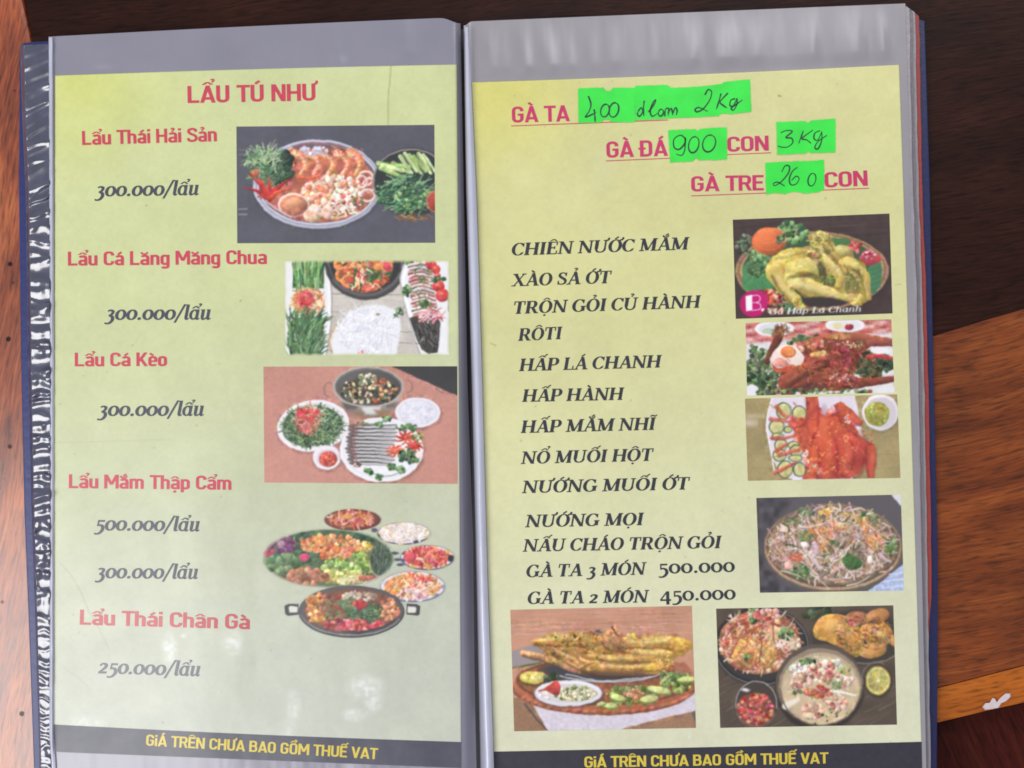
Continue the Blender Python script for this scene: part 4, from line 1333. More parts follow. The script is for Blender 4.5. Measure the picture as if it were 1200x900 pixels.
# long fish plate
c.poly([(826, 315), (1030, 315), (1030, 775), (900, 775), (872, 720), (836, 620), (806, 500), (792, 400), (806, 350)], (228, 228, 234))
c.line([(820, 330), (796, 400), (812, 510), (842, 620), (890, 764)], 5, (160, 150, 150)); c.line([(835, 340), (812, 410), (826, 510), (856, 615), (900, 740)], 9, (244, 244, 248))
c.dots((862, 330, 40, 18), 24, HERB, 7, 14)
for i in range(15):
    y = 338 + i * 17
    x0, x1 = 838 + i * 1.5 + (i % 2) * 5, 936 + i * 2.4
    c.line([(x0, y + 8), ((x0 + x1) / 2, y - 4), (x1, y + 10)], 17, c.pick([(206, 150, 140), (226, 190, 184), (190, 130, 124), (214, 206, 206)], 8), 12, shade=.3)
    c.line([(x0 - 4, y + 17), ((x0 + x1) / 2, y + 5), (x1 + 4, y + 18)], 7, c.pick([(58, 52, 56), (84, 74, 76)], 6), 4)
c.strands((905, 450, 60, 120), 46, [(60, 100, 60), (240, 236, 230), (90, 126, 76), (206, 100, 96)], 34, 5)
c.dots((826, 466, 16, 26), 18, HERB, 6, 13); c.dots((916, 525, 30, 14), 16, HERB, 6, 12)
c.poly([(838, 590), (880, 576), (960, 576), (984, 610), (980, 680), (970, 752), (930, 762), (896, 740), (866, 670)], (66, 62, 62), tex=.25, cell=18)
c.strands((920, 670, 46, 70), 50, [(96, 92, 92), (44, 40, 42), (120, 112, 110)], 40, 5, 1.2, .3)
c.strands((940, 575, 50, 24), 40, [(226, 140, 146), (240, 190, 190), (206, 96, 104)], 46, 7, -.3, .5)
for x, y, r in [(940, 340, 26), (962, 362, 22), (976, 440, 28), (994, 484, 32), (970, 395, 18), (930, 330, 16)]:
    c.ell(x, y, r, r, (214, 56, 56), shade=.35); c.ell(x - r * .25, y - r * .3, r * .3, r * .2, (244, 150, 140), soft=4)
c.dots((975, 410, 30, 14), 18, HERB, 6, 12)
c.line([(1022, 500), (1024, 560)], 5, (90, 70, 70))
e = np.minimum.reduce([c.X - 253, 1027 - c.X, c.Y - 320, 766 - c.Y])
c.al = smooth(-4, 16, e + 5 * (c.n(30) - .5))
c.build(0, 'photo of leeks, a hotpot, white noodles and sliced fish on pale boards', .12)

# --- goby hotpot on a pink table
c = Pic([(308.7, 429.7), (535.8, 429.2), (536.3, 567), (309.8, 565.4)], (300, 425), 5, 3, (198, 130, 116))
c.tone(.04, 200); c.tone(.03, 8)
c.poly([(778, 15), (1190, 15), (1190, 196), (1100, 160), (960, 96)], (58, 58, 62), tex=.06, cell=60)
c.line([(1050, 150), (1090, 180)], 4, (90, 92, 98))
c.arc(430, 160, 30, 42, 90, 300, 9, (150, 112, 96)); c.arc(886, 140, 28, 36, -110, 90, 9, (150, 116, 104))
c.ell(660, 250, 150, 78, (120, 96, 84), soft=10, al=.6)
c.poly([(470, 180), (850, 180), (826, 250), (780, 290), (690, 312), (620, 310), (540, 288), (496, 240)], (156, 148, 144), shade=.25, curve=False)
for x0, x1, y0, y1, col in [(500, 600, 232, 276, (96, 86, 84)), (610, 730, 250, 300, (206, 204, 204)), (740, 830, 226, 262, (112, 100, 96)), (690, 780, 276, 310, (150, 116, 84)), (560, 640, 286, 308, (146, 108, 80))]:
    c.poly([(x0, y0), (x1, y0 + 6), (x1 - 10, y1), (x0 + 26, y1 + 4)], col, soft=6)
c.ell(658, 142, 208, 120, (176, 166, 160)); c.ell(658, 142, 196, 111, (112, 106, 106)); c.ell(658, 146, 188, 104, (84, 80, 80), shade=.25)
c.ell(660, 170, 174, 78, (70, 68, 62), tex=.3, cell=26)
c.dots((660, 166, 164, 76), 200, [(52, 56, 50), (84, 84, 70), (206, 178, 124), (230, 216, 180), (120, 90, 56), (60, 76, 56), (190, 96, 60)], 5, 15, .5)
c.dots((740, 160, 90, 50), 40, [(190, 100, 60), (226, 190, 140), (60, 66, 58)], 6, 13)
c.dots((650, 100, 60, 30), 26, [(180, 180, 130), (110, 124, 84), (230, 220, 190)], 6, 13)
c.ell(948, 302, 134, 90, (120, 84, 80), soft=8, al=.6); c.ell(948, 292, 132, 88, (226, 222, 232)); c.ell(948, 290, 112, 72, (204, 200, 216)); c.ell(948, 290, 106, 68, (222, 220, 234))
c.strands((946, 290, 96, 58), 110, [(236, 234, 246), (206, 204, 224), (190, 188, 212)], 44, 6, None, 3, .8, .6, .2, 6)
c.ell(338, 382, 216, 150, (130, 84, 78), rot=-.14, soft=8, al=.6); c.ell(335, 370, 212, 150, (230, 226, 232), rot=-.14); c.ell(335, 368, 190, 130, (214, 210, 218), rot=-.14)
c.ell(330, 372, 178, 118, (74, 98, 66), rot=-.14, tex=.3, cell=20)
c.strands((330, 375, 180, 118), 480, [(60, 96, 60), (92, 132, 80), (44, 70, 52), (120, 150, 100), (150, 176, 128), (40, 60, 50)], 44, 7, None, 3, .5)
c.strands((330, 300, 130, 60), 30, [(226, 226, 216), (120, 130, 80)], 40, 6)
c.strands((306, 330, 72, 80), 170, [(214, 62, 66), (228, 104, 84), (226, 150, 110), (240, 190, 160), (196, 50, 60)], 44, 6, None, 3, .5)
c.dots((300, 300, 60, 34), 26, [(226, 70, 76), (206, 50, 60)], 8, 16)
c.ell(418, 568, 84, 70, (126, 80, 76), soft=8, al=.6); c.ell(415, 556, 82, 70, (228, 220, 232)); c.ell(418, 562, 62, 53, (206, 190, 204)); c.ell(423, 565, 54, 45, (196, 58, 54), shade=.2)
c.dots((423, 565, 44, 36), 30, [(214, 84, 70), (176, 40, 44), (226, 120, 96)], 4, 10)
c.ell(738, 520, 248, 192, (130, 84, 80), soft=8, al=.6); c.ell(735, 510, 245, 190, (230, 228, 236)); c.ell(735, 506, 226, 172, (216, 214, 226)); c.ell(735, 504, 218, 165, (232, 230, 238))
for i in range(11):
    y = 372 + i * 21.5; x0 = 560 - 20 * math.sin(i * .3) + (i % 3) * 5; x1 = 826 - max(0, i - 5) * 4 - (20 if i in (5, 6, 7) else 0)
    c.line([(x0, y + 2), ((x0 + x1) / 2, y + 4), (x1, y - 4 + i * 1.2)], 19, (206, 204, 206), 10, shade=.15)
    c.line([(x0 + 4, y - 6), ((x0 + x1) / 2, y - 4), (x1, y - 8 + i * 1.2)], 9, (70, 66, 72), 5)
    c.line([(x0 + 30, y + 9), ((x0 + x1) / 2, y + 12), (x1 - 12, y + 2 + i * 1.2)], 4, (120, 110, 116), 3)
    c.ell(x0 + 6, y + 2, 26, 11, (104, 88, 88), shade=.3); c.ell(x0 + 26, y + 4, 10, 7, (176, 110, 106))
c.dots((590, 590, 26, 24), 14, [(120, 96, 96), (90, 74, 76), (190, 150, 150)], 6, 13); c.dots((620, 360, 40, 12), 16, [(150, 90, 80), (90, 110, 70), (60, 60, 56)], 5, 11)
for x, y, r in [(880, 440, 64), (815, 518, 54), (925, 492, 52)]:
    for i in range(9):
        a = i * .7 + x
        c.line([(x, y), (x + r * .6 * math.cos(a), y + r * .45 * math.sin(a) - 4), (x + r * math.cos(a + .2), y + r * .7 * math.sin(a + .2))], 22, c.pick([(222, 66, 56), (236, 100, 70), (204, 48, 50)], 8), 7, shade=.35)
c.dots((880, 380, 60, 20), 30, HERB, 6, 14); c.dots((900, 550, 66, 34), 60, HERB + [(40, 60, 48)], 8, 17); c.dots((946, 440, 34, 26), 20, [(140, 150, 70), (214, 180, 90), (80, 110, 60)], 5, 11)
for x, y in [(660, 638), (720, 668), (800, 612), (850, 628), (730, 362), (765, 330)]:
    c.dots((x, y, 28, 16), 12, [(92, 140, 84), (60, 100, 64), (130, 170, 110)], 7, 14)
c.line([(690, 650), (780, 664), (850, 636)], 4, (90, 130, 80)); c.line([(600, 350), (680, 360), (740, 352)], 5, (110, 130, 90))
c.ell(955, 540, 22, 22, (236, 214, 216))
c.build(0, 'photo of a goby hotpot with plates of fish and herbs on a pink table', .12)

# --- cut-out hotpot set
c = Pic([(304, 594), (536, 594), (537, 748), (305, 748)], (300, 590), 5, 4, (205, 208, 190))
al = np.zeros((c.h, c.w))


def cut(cx, cy, rx, ry, soft=3):
    d = np.hypot((c.X - cx) / rx, (c.Y - cy) / ry)
    np.maximum(al, np.clip((1 - d) * min(rx, ry) / (soft * c.u) + .5, 0, 1), out=al)


def bowl(cx, cy, rx, ry, rim, inner, n, cols, L, w, deco=None):
    cut(cx, cy, rx, ry, 1.5)
    c.ell(cx, cy, rx + 6, ry + 6, rim); c.ell(cx, cy - 4, rx * .97, ry * .93, (224, 214, 216) if deco else rim)
    if deco:
        for i in range(9):
            a = i * .7 + cx
            c.ell(cx + rx * .9 * math.cos(a), cy + ry * .86 * math.sin(a), 20, 10, c.pick(deco, 8), soft=3)
    c.ell(cx - 4, cy - 4, rx * .83, ry * .78, inner, tex=.25, cell=18)
    c.strands((cx - 4, cy - 4, rx * .78, ry * .72), n, cols, L, w, None, 3, .6)


bowl(566, 96, 166, 64, (110, 56, 54), (176, 70, 52), 90, [(206, 90, 70), (226, 130, 100), (160, 52, 44), (240, 180, 156), (196, 120, 60)], 50, 12)
c.ell(540, 78, 36, 18, (206, 140, 80), shade=.2); c.poly([(690, 80), (735, 92), (700, 104)], (100, 60, 60))
np.maximum(al, c.pmask([(690, 78), (737, 92), (700, 108)], (slice(None), slice(None))), out=al)
bowl(866, 176, 156, 66, (90, 84, 110), (226, 204, 196), 120, [(240, 226, 226), (216, 190, 190), (232, 206, 170), (246, 240, 240)], 56, 8, [(214, 180, 110), (60, 66, 96), (226, 200, 140)])
c.ell(694, 156, 22, 14, (80, 84, 110)); cut(694, 156, 20, 13)
bowl(1004, 318, 160, 74, (84, 82, 110), (206, 70, 66), 100, [(214, 60, 70), (236, 110, 90), (190, 44, 60), (246, 170, 150), (226, 130, 80)], 54, 14, [(70, 66, 120), (206, 170, 60), (40, 44, 60), (180, 180, 100)])
c.ell(1140, 322, 18, 20, (40, 42, 58)); c.ell(900, 320, 36, 30, (220, 70, 84), shade=.2)
for x, y in [(815, 292), (846, 360), (830, 330)]:
    c.ell(x, y, 26, 12, (70, 78, 104)); cut(x, y, 25, 11)
bowl(918, 488, 192, 92, (110, 112, 140), (226, 130, 70), 130, [(232, 140, 70), (240, 170, 90), (216, 100, 60), (246, 200, 140)], 44, 14, [(110, 120, 160), (180, 190, 210)])
c.strands((930, 530, 100, 30), 50, [(240, 214, 220), (226, 190, 196), (200, 120, 130)], 40, 9); c.strands((970, 470, 70, 40), 50, [(214, 60, 70), (240, 190, 170), (236, 216, 214)], 44, 8)
# big platter
cut(424, 322, 380, 170, 5)
c.ell(424, 322, 384, 174, (74, 98, 66), tex=.25, cell=30, soft=4)
c.arc(424, 322, 374, 164, 60, 200, 8, (190, 150, 110), al=.6)
c.dots((170, 250, 90, 50), 60, [(120, 66, 104), (96, 52, 90), (150, 100, 130), (110, 80, 90)], 12, 26, .6); c.dots((75, 300, 26, 34), 20, [(170, 60, 80), (140, 50, 70)], 10, 18)
c.dots((150, 350, 100, 50), 80, [(96, 130, 80), (70, 104, 66), (120, 150, 100)], 12, 26)
c.dots((330, 200, 110, 20), 40, [(80, 110, 60), (50, 80, 54)], 10, 20); c.dots((620, 200, 110, 26), 60, [(40, 76, 50), (60, 100, 64), (34, 60, 44)], 10, 22)
c.dots((300, 290, 70, 60), 60, [(50, 84, 54), (70, 110, 66)], 10, 22)
c.dots((440, 240, 180, 52), 180, [(226, 124, 66), (236, 150, 90), (206, 96, 56), (240, 176, 110), (214, 140, 60)], 8, 20, .5); c.dots((480, 300, 100, 50), 90, [(226, 120, 70), (236, 150, 96), (200, 90, 54)], 8, 20, .5)
c.dots((640, 250, 40, 30), 20, [(226, 170, 70), (236, 190, 90)], 8, 16)
c.dots((540, 370, 170, 40), 110, [(130, 160, 70), (160, 190, 80), (96, 130, 60), (186, 200, 100)], 10, 22); c.dots((620, 320, 60, 30), 40, [(170, 190, 80), (130, 160, 70)], 8, 18)
c.dots((480, 430, 150, 34), 80, [(206, 206, 100), (190, 180, 90), (222, 214, 130), (170, 160, 70)], 12, 24); c.strands((590, 445, 80, 20), 30, [(226, 214, 160), (206, 176, 110)], 60, 10, -.3, .3)
c.dots((300, 430, 110, 44), 80, [(170, 104, 72), (150, 86, 60), (190, 124, 90)], 12, 26); c.dots((660, 440, 50, 20), 24, [(206, 110, 80), (180, 90, 70)], 8, 16)
c.ell(735, 330, 66, 84, (54, 70, 60)); c.strands((735, 330, 52, 74), 110, [(40, 56, 52), (84, 104, 84), (120, 134, 110), (60, 84, 66)], 90, 5, 1.3, .4)
c.arc(735, 350, 70, 80, 30, 190, 6, (170, 170, 130))
c.ell(284, 316, 30, 26, (214, 54, 104), shade=.2)
# wok in front
cut(560, 634, 312, 154, 2)
for sx, x in ((-1, 250), (1, 880)):
    pts = [(x, 586), (x + sx * 60, 588), (x + sx * 84, 600), (x + sx * 80, 650), (x + sx * 66, 660), (x, 652)]
    np.maximum(al, c.pmask(pts, (slice(None), slice(None)), 1.5), out=al)
    c.poly(pts, (62, 62, 66)); q = [(x + sx * 8, 603), (x + sx * 52, 604), (x + sx * 58, 612), (x + sx * 54, 640), (x + sx * 8, 640)]
    c.poly(q, (214, 214, 204))
c.ell(560, 634, 314, 156, (62, 62, 66)); c.arc(560, 626, 300, 146, 20, 170, 7, (150, 146, 150)); c.ell(560, 624, 300, 142, (86, 80, 82)); c.ell(562, 628, 276, 126, (120, 70, 50), tex=.25, cell=26)
c.dots((360, 590, 66, 60), 50, [(190, 110, 60), (206, 140, 70), (160, 84, 50)], 9, 20); c.dots((350, 665, 50, 30), 36, [(226, 150, 60), (236, 176, 80), (206, 110, 50)], 9, 18)
c.dots((470, 620, 90, 70), 80, [(110, 100, 60), (150, 90, 56), (96, 110, 66), (170, 70, 50)], 8, 18); c.dots((600, 545, 100, 30), 60, [(190, 170, 150), (206, 180, 160), (150, 130, 110)], 8, 17)
c.strands((640, 640, 110, 56), 200, [(54, 96, 62), (80, 124, 84), (40, 70, 52), (110, 150, 110)], 40, 6); c.dots((540, 590, 60, 40), 40, [(70, 110, 70), (110, 130, 90)], 7, 14)
c.dots((780, 620, 56, 60), 60, [(214, 130, 80), (226, 150, 100), (160, 90, 60)], 7, 16)
c.dots((560, 715, 160, 32), 90, [(180, 50, 56), (206, 84, 90), (150, 40, 46), (226, 130, 130)], 9, 20, .5); c.dots((710, 710, 30, 20), 14, [(206, 50, 66), (226, 110, 110)], 8, 15); c.dots((610, 590, 40, 26), 26, [(200, 54, 60), (180, 40, 50)], 7, 15)
c.arc(562, 628, 276, 126, 25, 100, 12, (56, 54, 58))
c.al = al
c.build(0, 'cut-out picture of a wok, a heaped round platter and four small bowls', .14, 2)

# --- yellow chicken with lime leaves
c = Pic([(858.7, 257.5), (1042.3, 250.2), (1046, 367.3), (862.3, 373.6)], (855, 245), 6, 5, (72, 54, 54))
c.tone(.07, 40)
c.strands((600, 100, 600, 120), 60, [(84, 62, 60), (60, 46, 48)], 300, 4, -.06, .03, .02, .6)
c.ell(590, 450, 540, 290, (54, 44, 46), soft=10, al=.7)
c.ell(580, 435, 540, 280, (176, 134, 96)); c.ell(580, 432, 524, 264, (146, 104, 74)); c.ell(580, 430, 506, 248, (196, 156, 116)); c.ell(580, 428, 492, 236, (60, 92, 62))
for i in range(60):
    a = i * .105
    c.line([(580 + 506 * math.cos(a), 432 + 246 * math.sin(a)), (580 + 540 * math.cos(a + .03), 435 + 280 * math.sin(a + .03))], 6, (130, 88, 60), al=.45)
c.poly([(90, 400), (180, 340), (290, 400), (320, 540), (200, 570), (100, 560)], (70, 140, 84), curve=True, tex=.08); c.line([(110, 540), (200, 450), (280, 400)], 4, (100, 166, 104))
c.poly([(720, 210), (820, 206), (880, 250), (860, 300), (740, 260)], (74, 124, 70), curve=True); c.poly([(980, 400), (1060, 370), (1070, 500), (1010, 600), (960, 500)], (70, 128, 86), curve=True)
for i in range(5):
    c.line([(985, 430 + i * 36), (1064, 400 + i * 36)], 3, (50, 100, 66))
c.dots((440, 160, 110, 70), 110, [(92, 140, 76), (122, 168, 96), (60, 100, 60), (160, 190, 120)], 10, 24); c.dots((205, 370, 90, 90), 110, [(84, 132, 76), (60, 104, 64), (120, 160, 100)], 9, 22)
c.dots((100, 250, 60, 80), 40, [(84, 110, 76), (60, 80, 60), (110, 130, 96)], 8, 18); c.strands((200, 420, 70, 60), 50, HERB, 40, 7)
c.ell(280, 226, 122, 98, (222, 104, 52), shade=.35); c.arc(270, 200, 60, 40, 0, 330, 5, (236, 140, 90)); c.arc(280, 220, 96, 70, 10, 200, 5, (240, 130, 84), al=.7)
c.dots((360, 215, 30, 30), 16, HERB, 8, 18)
c.dots((880, 270, 50, 40), 20, [(206, 70, 70), (180, 50, 56), (226, 120, 110)], 9, 20)
c.poly([(900, 370), (930, 310), (990, 280), (1040, 320), (1070, 350), (1010, 390), (940, 395)], (214, 66, 76), curve=True, shade=.3); c.dots((980, 320, 46, 28), 22, [(236, 130, 130), (190, 40, 56), (240, 200, 196), (100, 140, 90)], 7, 15)
Yc = (206, 178, 76)
c.poly([(300, 330), (420, 290), (560, 250), (550, 190), (630, 150), (700, 190), (740, 260), (860, 280), (880, 350), (950, 380), (970, 480), (990, 620), (900, 670), (760, 620), (560, 640), (420, 520), (280, 500), (258, 420)], (176, 150, 66), curve=True, tex=.15, cell=60)
c.poly([(560, 250), (600, 170), (650, 155), (710, 200), (740, 290), (640, 310)], (206, 186, 84), curve=True, shade=.2, tex=.15)
c.ell(420, 370, 150, 90, (214, 186, 78), rot=-.4, shade=.35, tex=.1, cell=30); c.ell(520, 420, 150, 80, (212, 190, 90), rot=-.15, shade=.35, tex=.1, cell=30)
c.ell(320, 440, 70, 80, (222, 176, 66), shade=.3); c.line([(310, 440), (370, 540), (440, 620), (500, 660)], 110, (208, 180, 82), 70, shade=.3)
c.dots((500, 655, 46, 30), 20, [(226, 200, 96), (206, 176, 80)], 12, 24)
c.line([(620, 320), (700, 400), (780, 470), (760, 540)], 84, (206, 178, 88), 56, shade=.35); c.line([(560, 310), (640, 350), (660, 430)], 46, (196, 166, 76), 30, shade=.3)
c.line([(440, 500), (560, 540), (700, 590), (880, 630)], 110, (210, 186, 96), 66, shade=.35); c.ell(470, 520, 66, 50, (220, 198, 110), shade=.3)
c.dots((885, 640, 46, 34), 20, [(226, 196, 96), (200, 170, 76), (176, 140, 70)], 12, 24)
c.ell(850, 400, 90, 60, (206, 180, 84), rot=.3, shade=.35); c.line([(900, 400), (960, 480), (970, 560), (980, 630)], 60, (196, 172, 80), 34, shade=.3); c.ell(800, 290, 60, 36, (190, 176, 90), rot=.3, shade=.3)
c.poly([(610, 360), (660, 380), (690, 470), (740, 540), (650, 510)], (90, 82, 50), curve=True, soft=4); c.poly([(440, 480), (560, 450), (640, 490), (560, 480)], (120, 96, 44), curve=True, soft=4)
c.poly([(810, 460), (860, 430), (930, 470), (900, 560), (820, 580)], (120, 116, 62), curve=True, soft=4, tex=.2)
c.dots((690, 500, 50, 34), 30, [(110, 130, 60), (80, 104, 54), (140, 150, 80)], 7, 15); c.dots((600, 330, 40, 26), 12, [(150, 110, 60), (176, 130, 70)], 8, 18)
c.strands((650, 250, 90, 70), 60, [(226, 206, 110), (150, 136, 60), (176, 160, 80), (120, 110, 50)], 50, 8, .5, .6); c.strands((880, 500, 60, 90), 50, [(226, 206, 116), (130, 116, 56), (160, 150, 76)], 44, 7, 1.0, .6)
for a, w in [([(300, 470), (350, 560), (430, 660)], 16), ([(420, 480), (540, 446), (640, 486), (760, 570), (880, 596)], 15), ([(430, 560), (560, 622), (760, 668)], 16),
             ([(560, 325), (622, 400), (655, 480)], 14), ([(690, 300), (770, 390), (810, 460)], 14), ([(640, 180), (700, 230), (730, 290)], 10), ([(810, 400), (880, 440), (930, 470)], 9),
             ([(330, 350), (420, 330), (540, 300)], 8), ([(930, 500), (950, 570), (960, 640)], 10), ([(560, 255), (600, 280), (700, 300)], 10)]:
    c.line(a, w, (104, 80, 34), w * .4, soft=6, al=.75)
for a, w in [([(320, 400), (360, 350), (440, 310)], 22), ([(480, 400), (560, 370), (610, 372)], 26), ([(330, 470), (380, 550), (450, 630)], 24), ([(470, 520), (600, 556), (760, 604)], 26),
             ([(650, 310), (720, 390), (770, 460)], 20), ([(590, 180), (630, 166), (660, 186)], 16), ([(830, 380), (890, 390), (930, 430)], 18), ([(780, 276), (830, 286)], 14), ([(850, 628), (890, 630)], 20)]:
    c.line(a, w, (244, 230, 164), w * .5, soft=10, al=.6)
c.strands((540, 400, 220, 110), 26, [(228, 208, 120), (160, 130, 60)], 60, 5, .3, .5, .4, .45)
c.poly([(500, 620), (700, 620), (830, 660), (700, 690), (540, 680)], (60, 50, 52), curve=True, soft=4)
c.dots((300, 620, 80, 50), 60, [(190, 54, 46), (214, 90, 66), (160, 40, 44), (236, 170, 140)], 9, 20); c.dots((400, 690, 60, 30), 30, HERB, 8, 18); c.dots((320, 715, 60, 26), 30, [(190, 70, 50), (226, 180, 140), (120, 70, 50)], 7, 15)
c.photo(tex=.16)
c.ell(165, 668, 94, 92, (184, 24, 104), soft=3); c.ell(200, 650, 70, 80, (190, 26, 110), soft=6)
c.poly([(112, 612), (158, 602), (160, 712), (116, 718)], (240, 236, 240))
c.line([(160, 610), (196, 606), (214, 622), (210, 646), (190, 658), (212, 666), (220, 690), (206, 706), (160, 712)], 6, (240, 220, 232)); c.line([(160, 658), (192, 657)], 5, (240, 220, 232))
c.text('Gà Hấp Lá Chanh', SER, (272, 742), (926, 720), 42, (222, 226, 222), .3); c.dots((232, 704, 8, 14), 4, [(240, 240, 240)], 5, 9)
c.build(1, 'photo of a yellow steamed chicken on leaves in a round basket', .05)

# --- roast chicken with a boiled egg
c = Pic([(873.7, 378.6), (1044.4, 374.2), (1048.4, 460.2), (875.4, 463.6)], (865, 370), 6.15, 6, (206, 110, 104))
for i in range(40):
    y = 10 + (i % 8) * 32; x = (i // 8) * 240 + (i % 2) * 90
    c.ell(x, y, 70, 13, (226, 176, 170), rot=-.12, soft=4)
    c.ell(x + 90, y + 8, 60, 9, (186, 70, 70), rot=.16, soft=4)
c.poly([(40, 200), (1130, 120), (1130, 615), (40, 615)], (222, 216, 220), soft=6, tex=.05)
c.ell(262, 92, 142, 58, (236, 234, 240)); c.ell(262, 96, 116, 44, (214, 214, 222)); c.ell(240, 112, 70, 26, (182, 196, 170))
c.ell(772, 66, 142, 52, (238, 234, 240)); c.ell(772, 70, 120, 40, (226, 222, 230)); c.ell(716, 74, 42, 22, (226, 214, 160)); c.ell(800, 80, 32, 22, (170, 46, 56), shade=.2)
c.dots((180, 400, 130, 150), 240, [(62, 88, 56), (96, 120, 76), (44, 62, 46), (130, 146, 104)], 10, 24); c.dots((960, 350, 150, 90), 190, [(62, 84, 52), (92, 110, 70), (46, 60, 44)], 10, 24)
c.dots((500, 190, 140, 46), 70, HERB, 9, 20); c.dots((250, 540, 160, 40), 80, [(70, 80, 50), (110, 120, 80), (60, 60, 44)], 9, 20); c.dots((110, 240, 30, 30), 14, HERB, 8, 15)
c.poly([(300, 420), (420, 250), (600, 180), (820, 170), (960, 210), (900, 270), (860, 360), (820, 460), (900, 520), (560, 545), (400, 530), (330, 500)], (128, 56, 40), curve=True, tex=.25, cell=50)
c.line([(300, 110), (280, 180), (240, 260), (210, 330)], 70, (112, 54, 40), 44, shade=.3); c.strands((310, 110, 50, 36), 30, [(150, 90, 60), (100, 50, 40), (176, 120, 80)], 60, 8, -1.2, .4)
c.line([(430, 240), (600, 180), (800, 150), (960, 170), (1110, 190)], 80, (168, 84, 56), 56, shade=.3); c.ell(730, 150, 70, 22, (222, 150, 84), rot=-.06, shade=.2, soft=5)
c.line([(340, 480), (460, 400), (640, 320)], 110, (150, 66, 46), 90, shade=.4); c.line([(360, 470), (470, 400), (600, 330)], 20, (196, 120, 90), 12, al=.5, soft=5)
c.line([(760, 260), (740, 360), (720, 470)], 180, (146, 52, 44), 130, shade=.3); c.line([(770, 250), (790, 330), (770, 400)], 60, (170, 54, 62), 40, shade=.3)
c.ell(740, 470, 110, 64, (160, 70, 46), shade=.35, tex=.15); c.line([(780, 480), (920, 480), (1120, 455)], 90, (140, 58, 48), 44, shade=.35); c.line([(940, 300), (1010, 290), (1115, 310)], 40, (190, 56, 58), 24, shade=.3)
c.line([(950, 200), (1040, 200), (1115, 205)], 50, (150, 70, 56), 30, shade=.3)
c.strands((700, 350, 330, 180), 240, [(190, 96, 66), (110, 42, 36), (206, 120, 84), (90, 36, 32), (170, 70, 56)], 60, 9, .1, .8, .5, .7)
c.dots((740, 450, 90, 30), 26, [(236, 196, 170), (226, 160, 130)], 4, 9); c.dots((820, 210, 110, 24), 40, [(226, 180, 150), (110, 100, 56), (180, 110, 80)], 5, 11); c.dots((560, 210, 70, 24), 16, [(226, 150, 110), (206, 110, 80)], 10, 20)
c.ell(570, 276, 52, 20, (232, 176, 90), rot=-.1, shade=.3); c.ell(615, 268, 18, 20, (236, 190, 110)); c.dots((430, 230, 40, 30), 20, [(214, 110, 84), (236, 170, 140)], 9, 18)
c.poly([(380, 530), (520, 480), (640, 520), (560, 545), (430, 550)], (110, 56, 48), curve=True, tex=.2); c.dots((340, 555, 60, 16), 24, [(206, 100, 70), (180, 80, 60)], 8, 18)
c.poly([(225, 310), (262, 250), (330, 212), (400, 218), (440, 250), (474, 300), (450, 350), (380, 370), (330, 405), (270, 400), (236, 360)], (238, 214, 206), curve=True, shade=.12)
c.ell(360, 262, 54, 44, (226, 112, 56), shade=.25); c.ell(372, 262, 32, 26, (236, 140, 76)); c.poly([(236, 340), (300, 380), (390, 350), (410, 370), (330, 410), (270, 405)], (218, 86, 52), curve=True); c.ell(318, 336, 62, 34, (232, 150, 126), shade=.2)
c.line([(300, 296), (340, 310), (374, 340)], 8, (250, 234, 226))
c.ell(100, 540, 50, 46, (226, 222, 230)); c.ell(1020, 252, 70, 26, (236, 232, 238)); c.dots((600, 550, 520, 18), 60, HERB + [(150, 80, 60)], 8, 18); c.ell(1070, 545, 80, 40, (226, 222, 230), soft=5)
c.build(1, 'photo of a dark roast chicken with an egg on a red checked cloth', .06)

# --- red grilled chicken with cucumber
c = Pic([(873, 467.2), (1051.4, 462.2), (1055.2, 560), (876.4, 563.4)], (865, 455), 6, 7, (166, 146, 96))
c.tone(.06, 120); c.tone(.04, 10)
for y in (130, 270, 330, 460, 560):
    c.line([(40, y), (1150, y + 6)], 4, (150, 128, 80), al=.6)
c.ell(75, 245, 50, 22, (220, 206, 190), soft=12, al=.8); c.ell(100, 195, 70, 12, (206, 190, 160), soft=8, al=.7)
c.poly([(240, 50), (820, 46), (850, 200), (880, 340), (800, 640), (420, 660), (300, 600), (240, 500), (196, 300), (210, 160)], (222, 210, 226))
c.line([(236, 70), (204, 200), (210, 340), (256, 580)], 8, (246, 240, 246)); c.dots((390, 110, 16, 10), 4, [(226, 90, 80)], 4, 7)
RD = (198, 74, 56)
c.poly([(476, 40), (556, 40), (570, 130), (640, 180), (700, 170), (670, 120), (720, 92), (790, 140), (880, 240), (860, 268), (800, 240), (880, 350), (960, 400), (968, 520), (950, 632), (910, 630), (890, 520), (860, 590), (780, 636), (450, 640), (460, 560), (490, 500), (430, 400), (370, 250), (420, 190), (480, 170)], RD, tex=.14, cell=40)
c.ell(620, 330, 130, 170, (216, 80, 48), shade=.25, soft=14, al=.8); c.ell(600, 480, 120, 150, (214, 74, 44), shade=.2, soft=14, al=.8); c.ell(780, 440, 140, 120, (206, 66, 56), shade=.3, soft=12, al=.8)
c.line([(690, 150), (760, 230), (850, 268)], 14, (150, 40, 36), 8, soft=6, al=.7); c.line([(482, 60), (486, 160), (490, 230)], 14, (160, 44, 38), 18, soft=6, al=.6); c.line([(966, 420), (968, 520), (950, 628)], 12, (150, 44, 40), 8, soft=5, al=.6)
c.strands((660, 380, 280, 240), 150, [(224, 96, 60), (196, 56, 44), (236, 124, 80), (190, 50, 44), (214, 70, 56)], 70, 9, 1.2, .9, .5, .45)
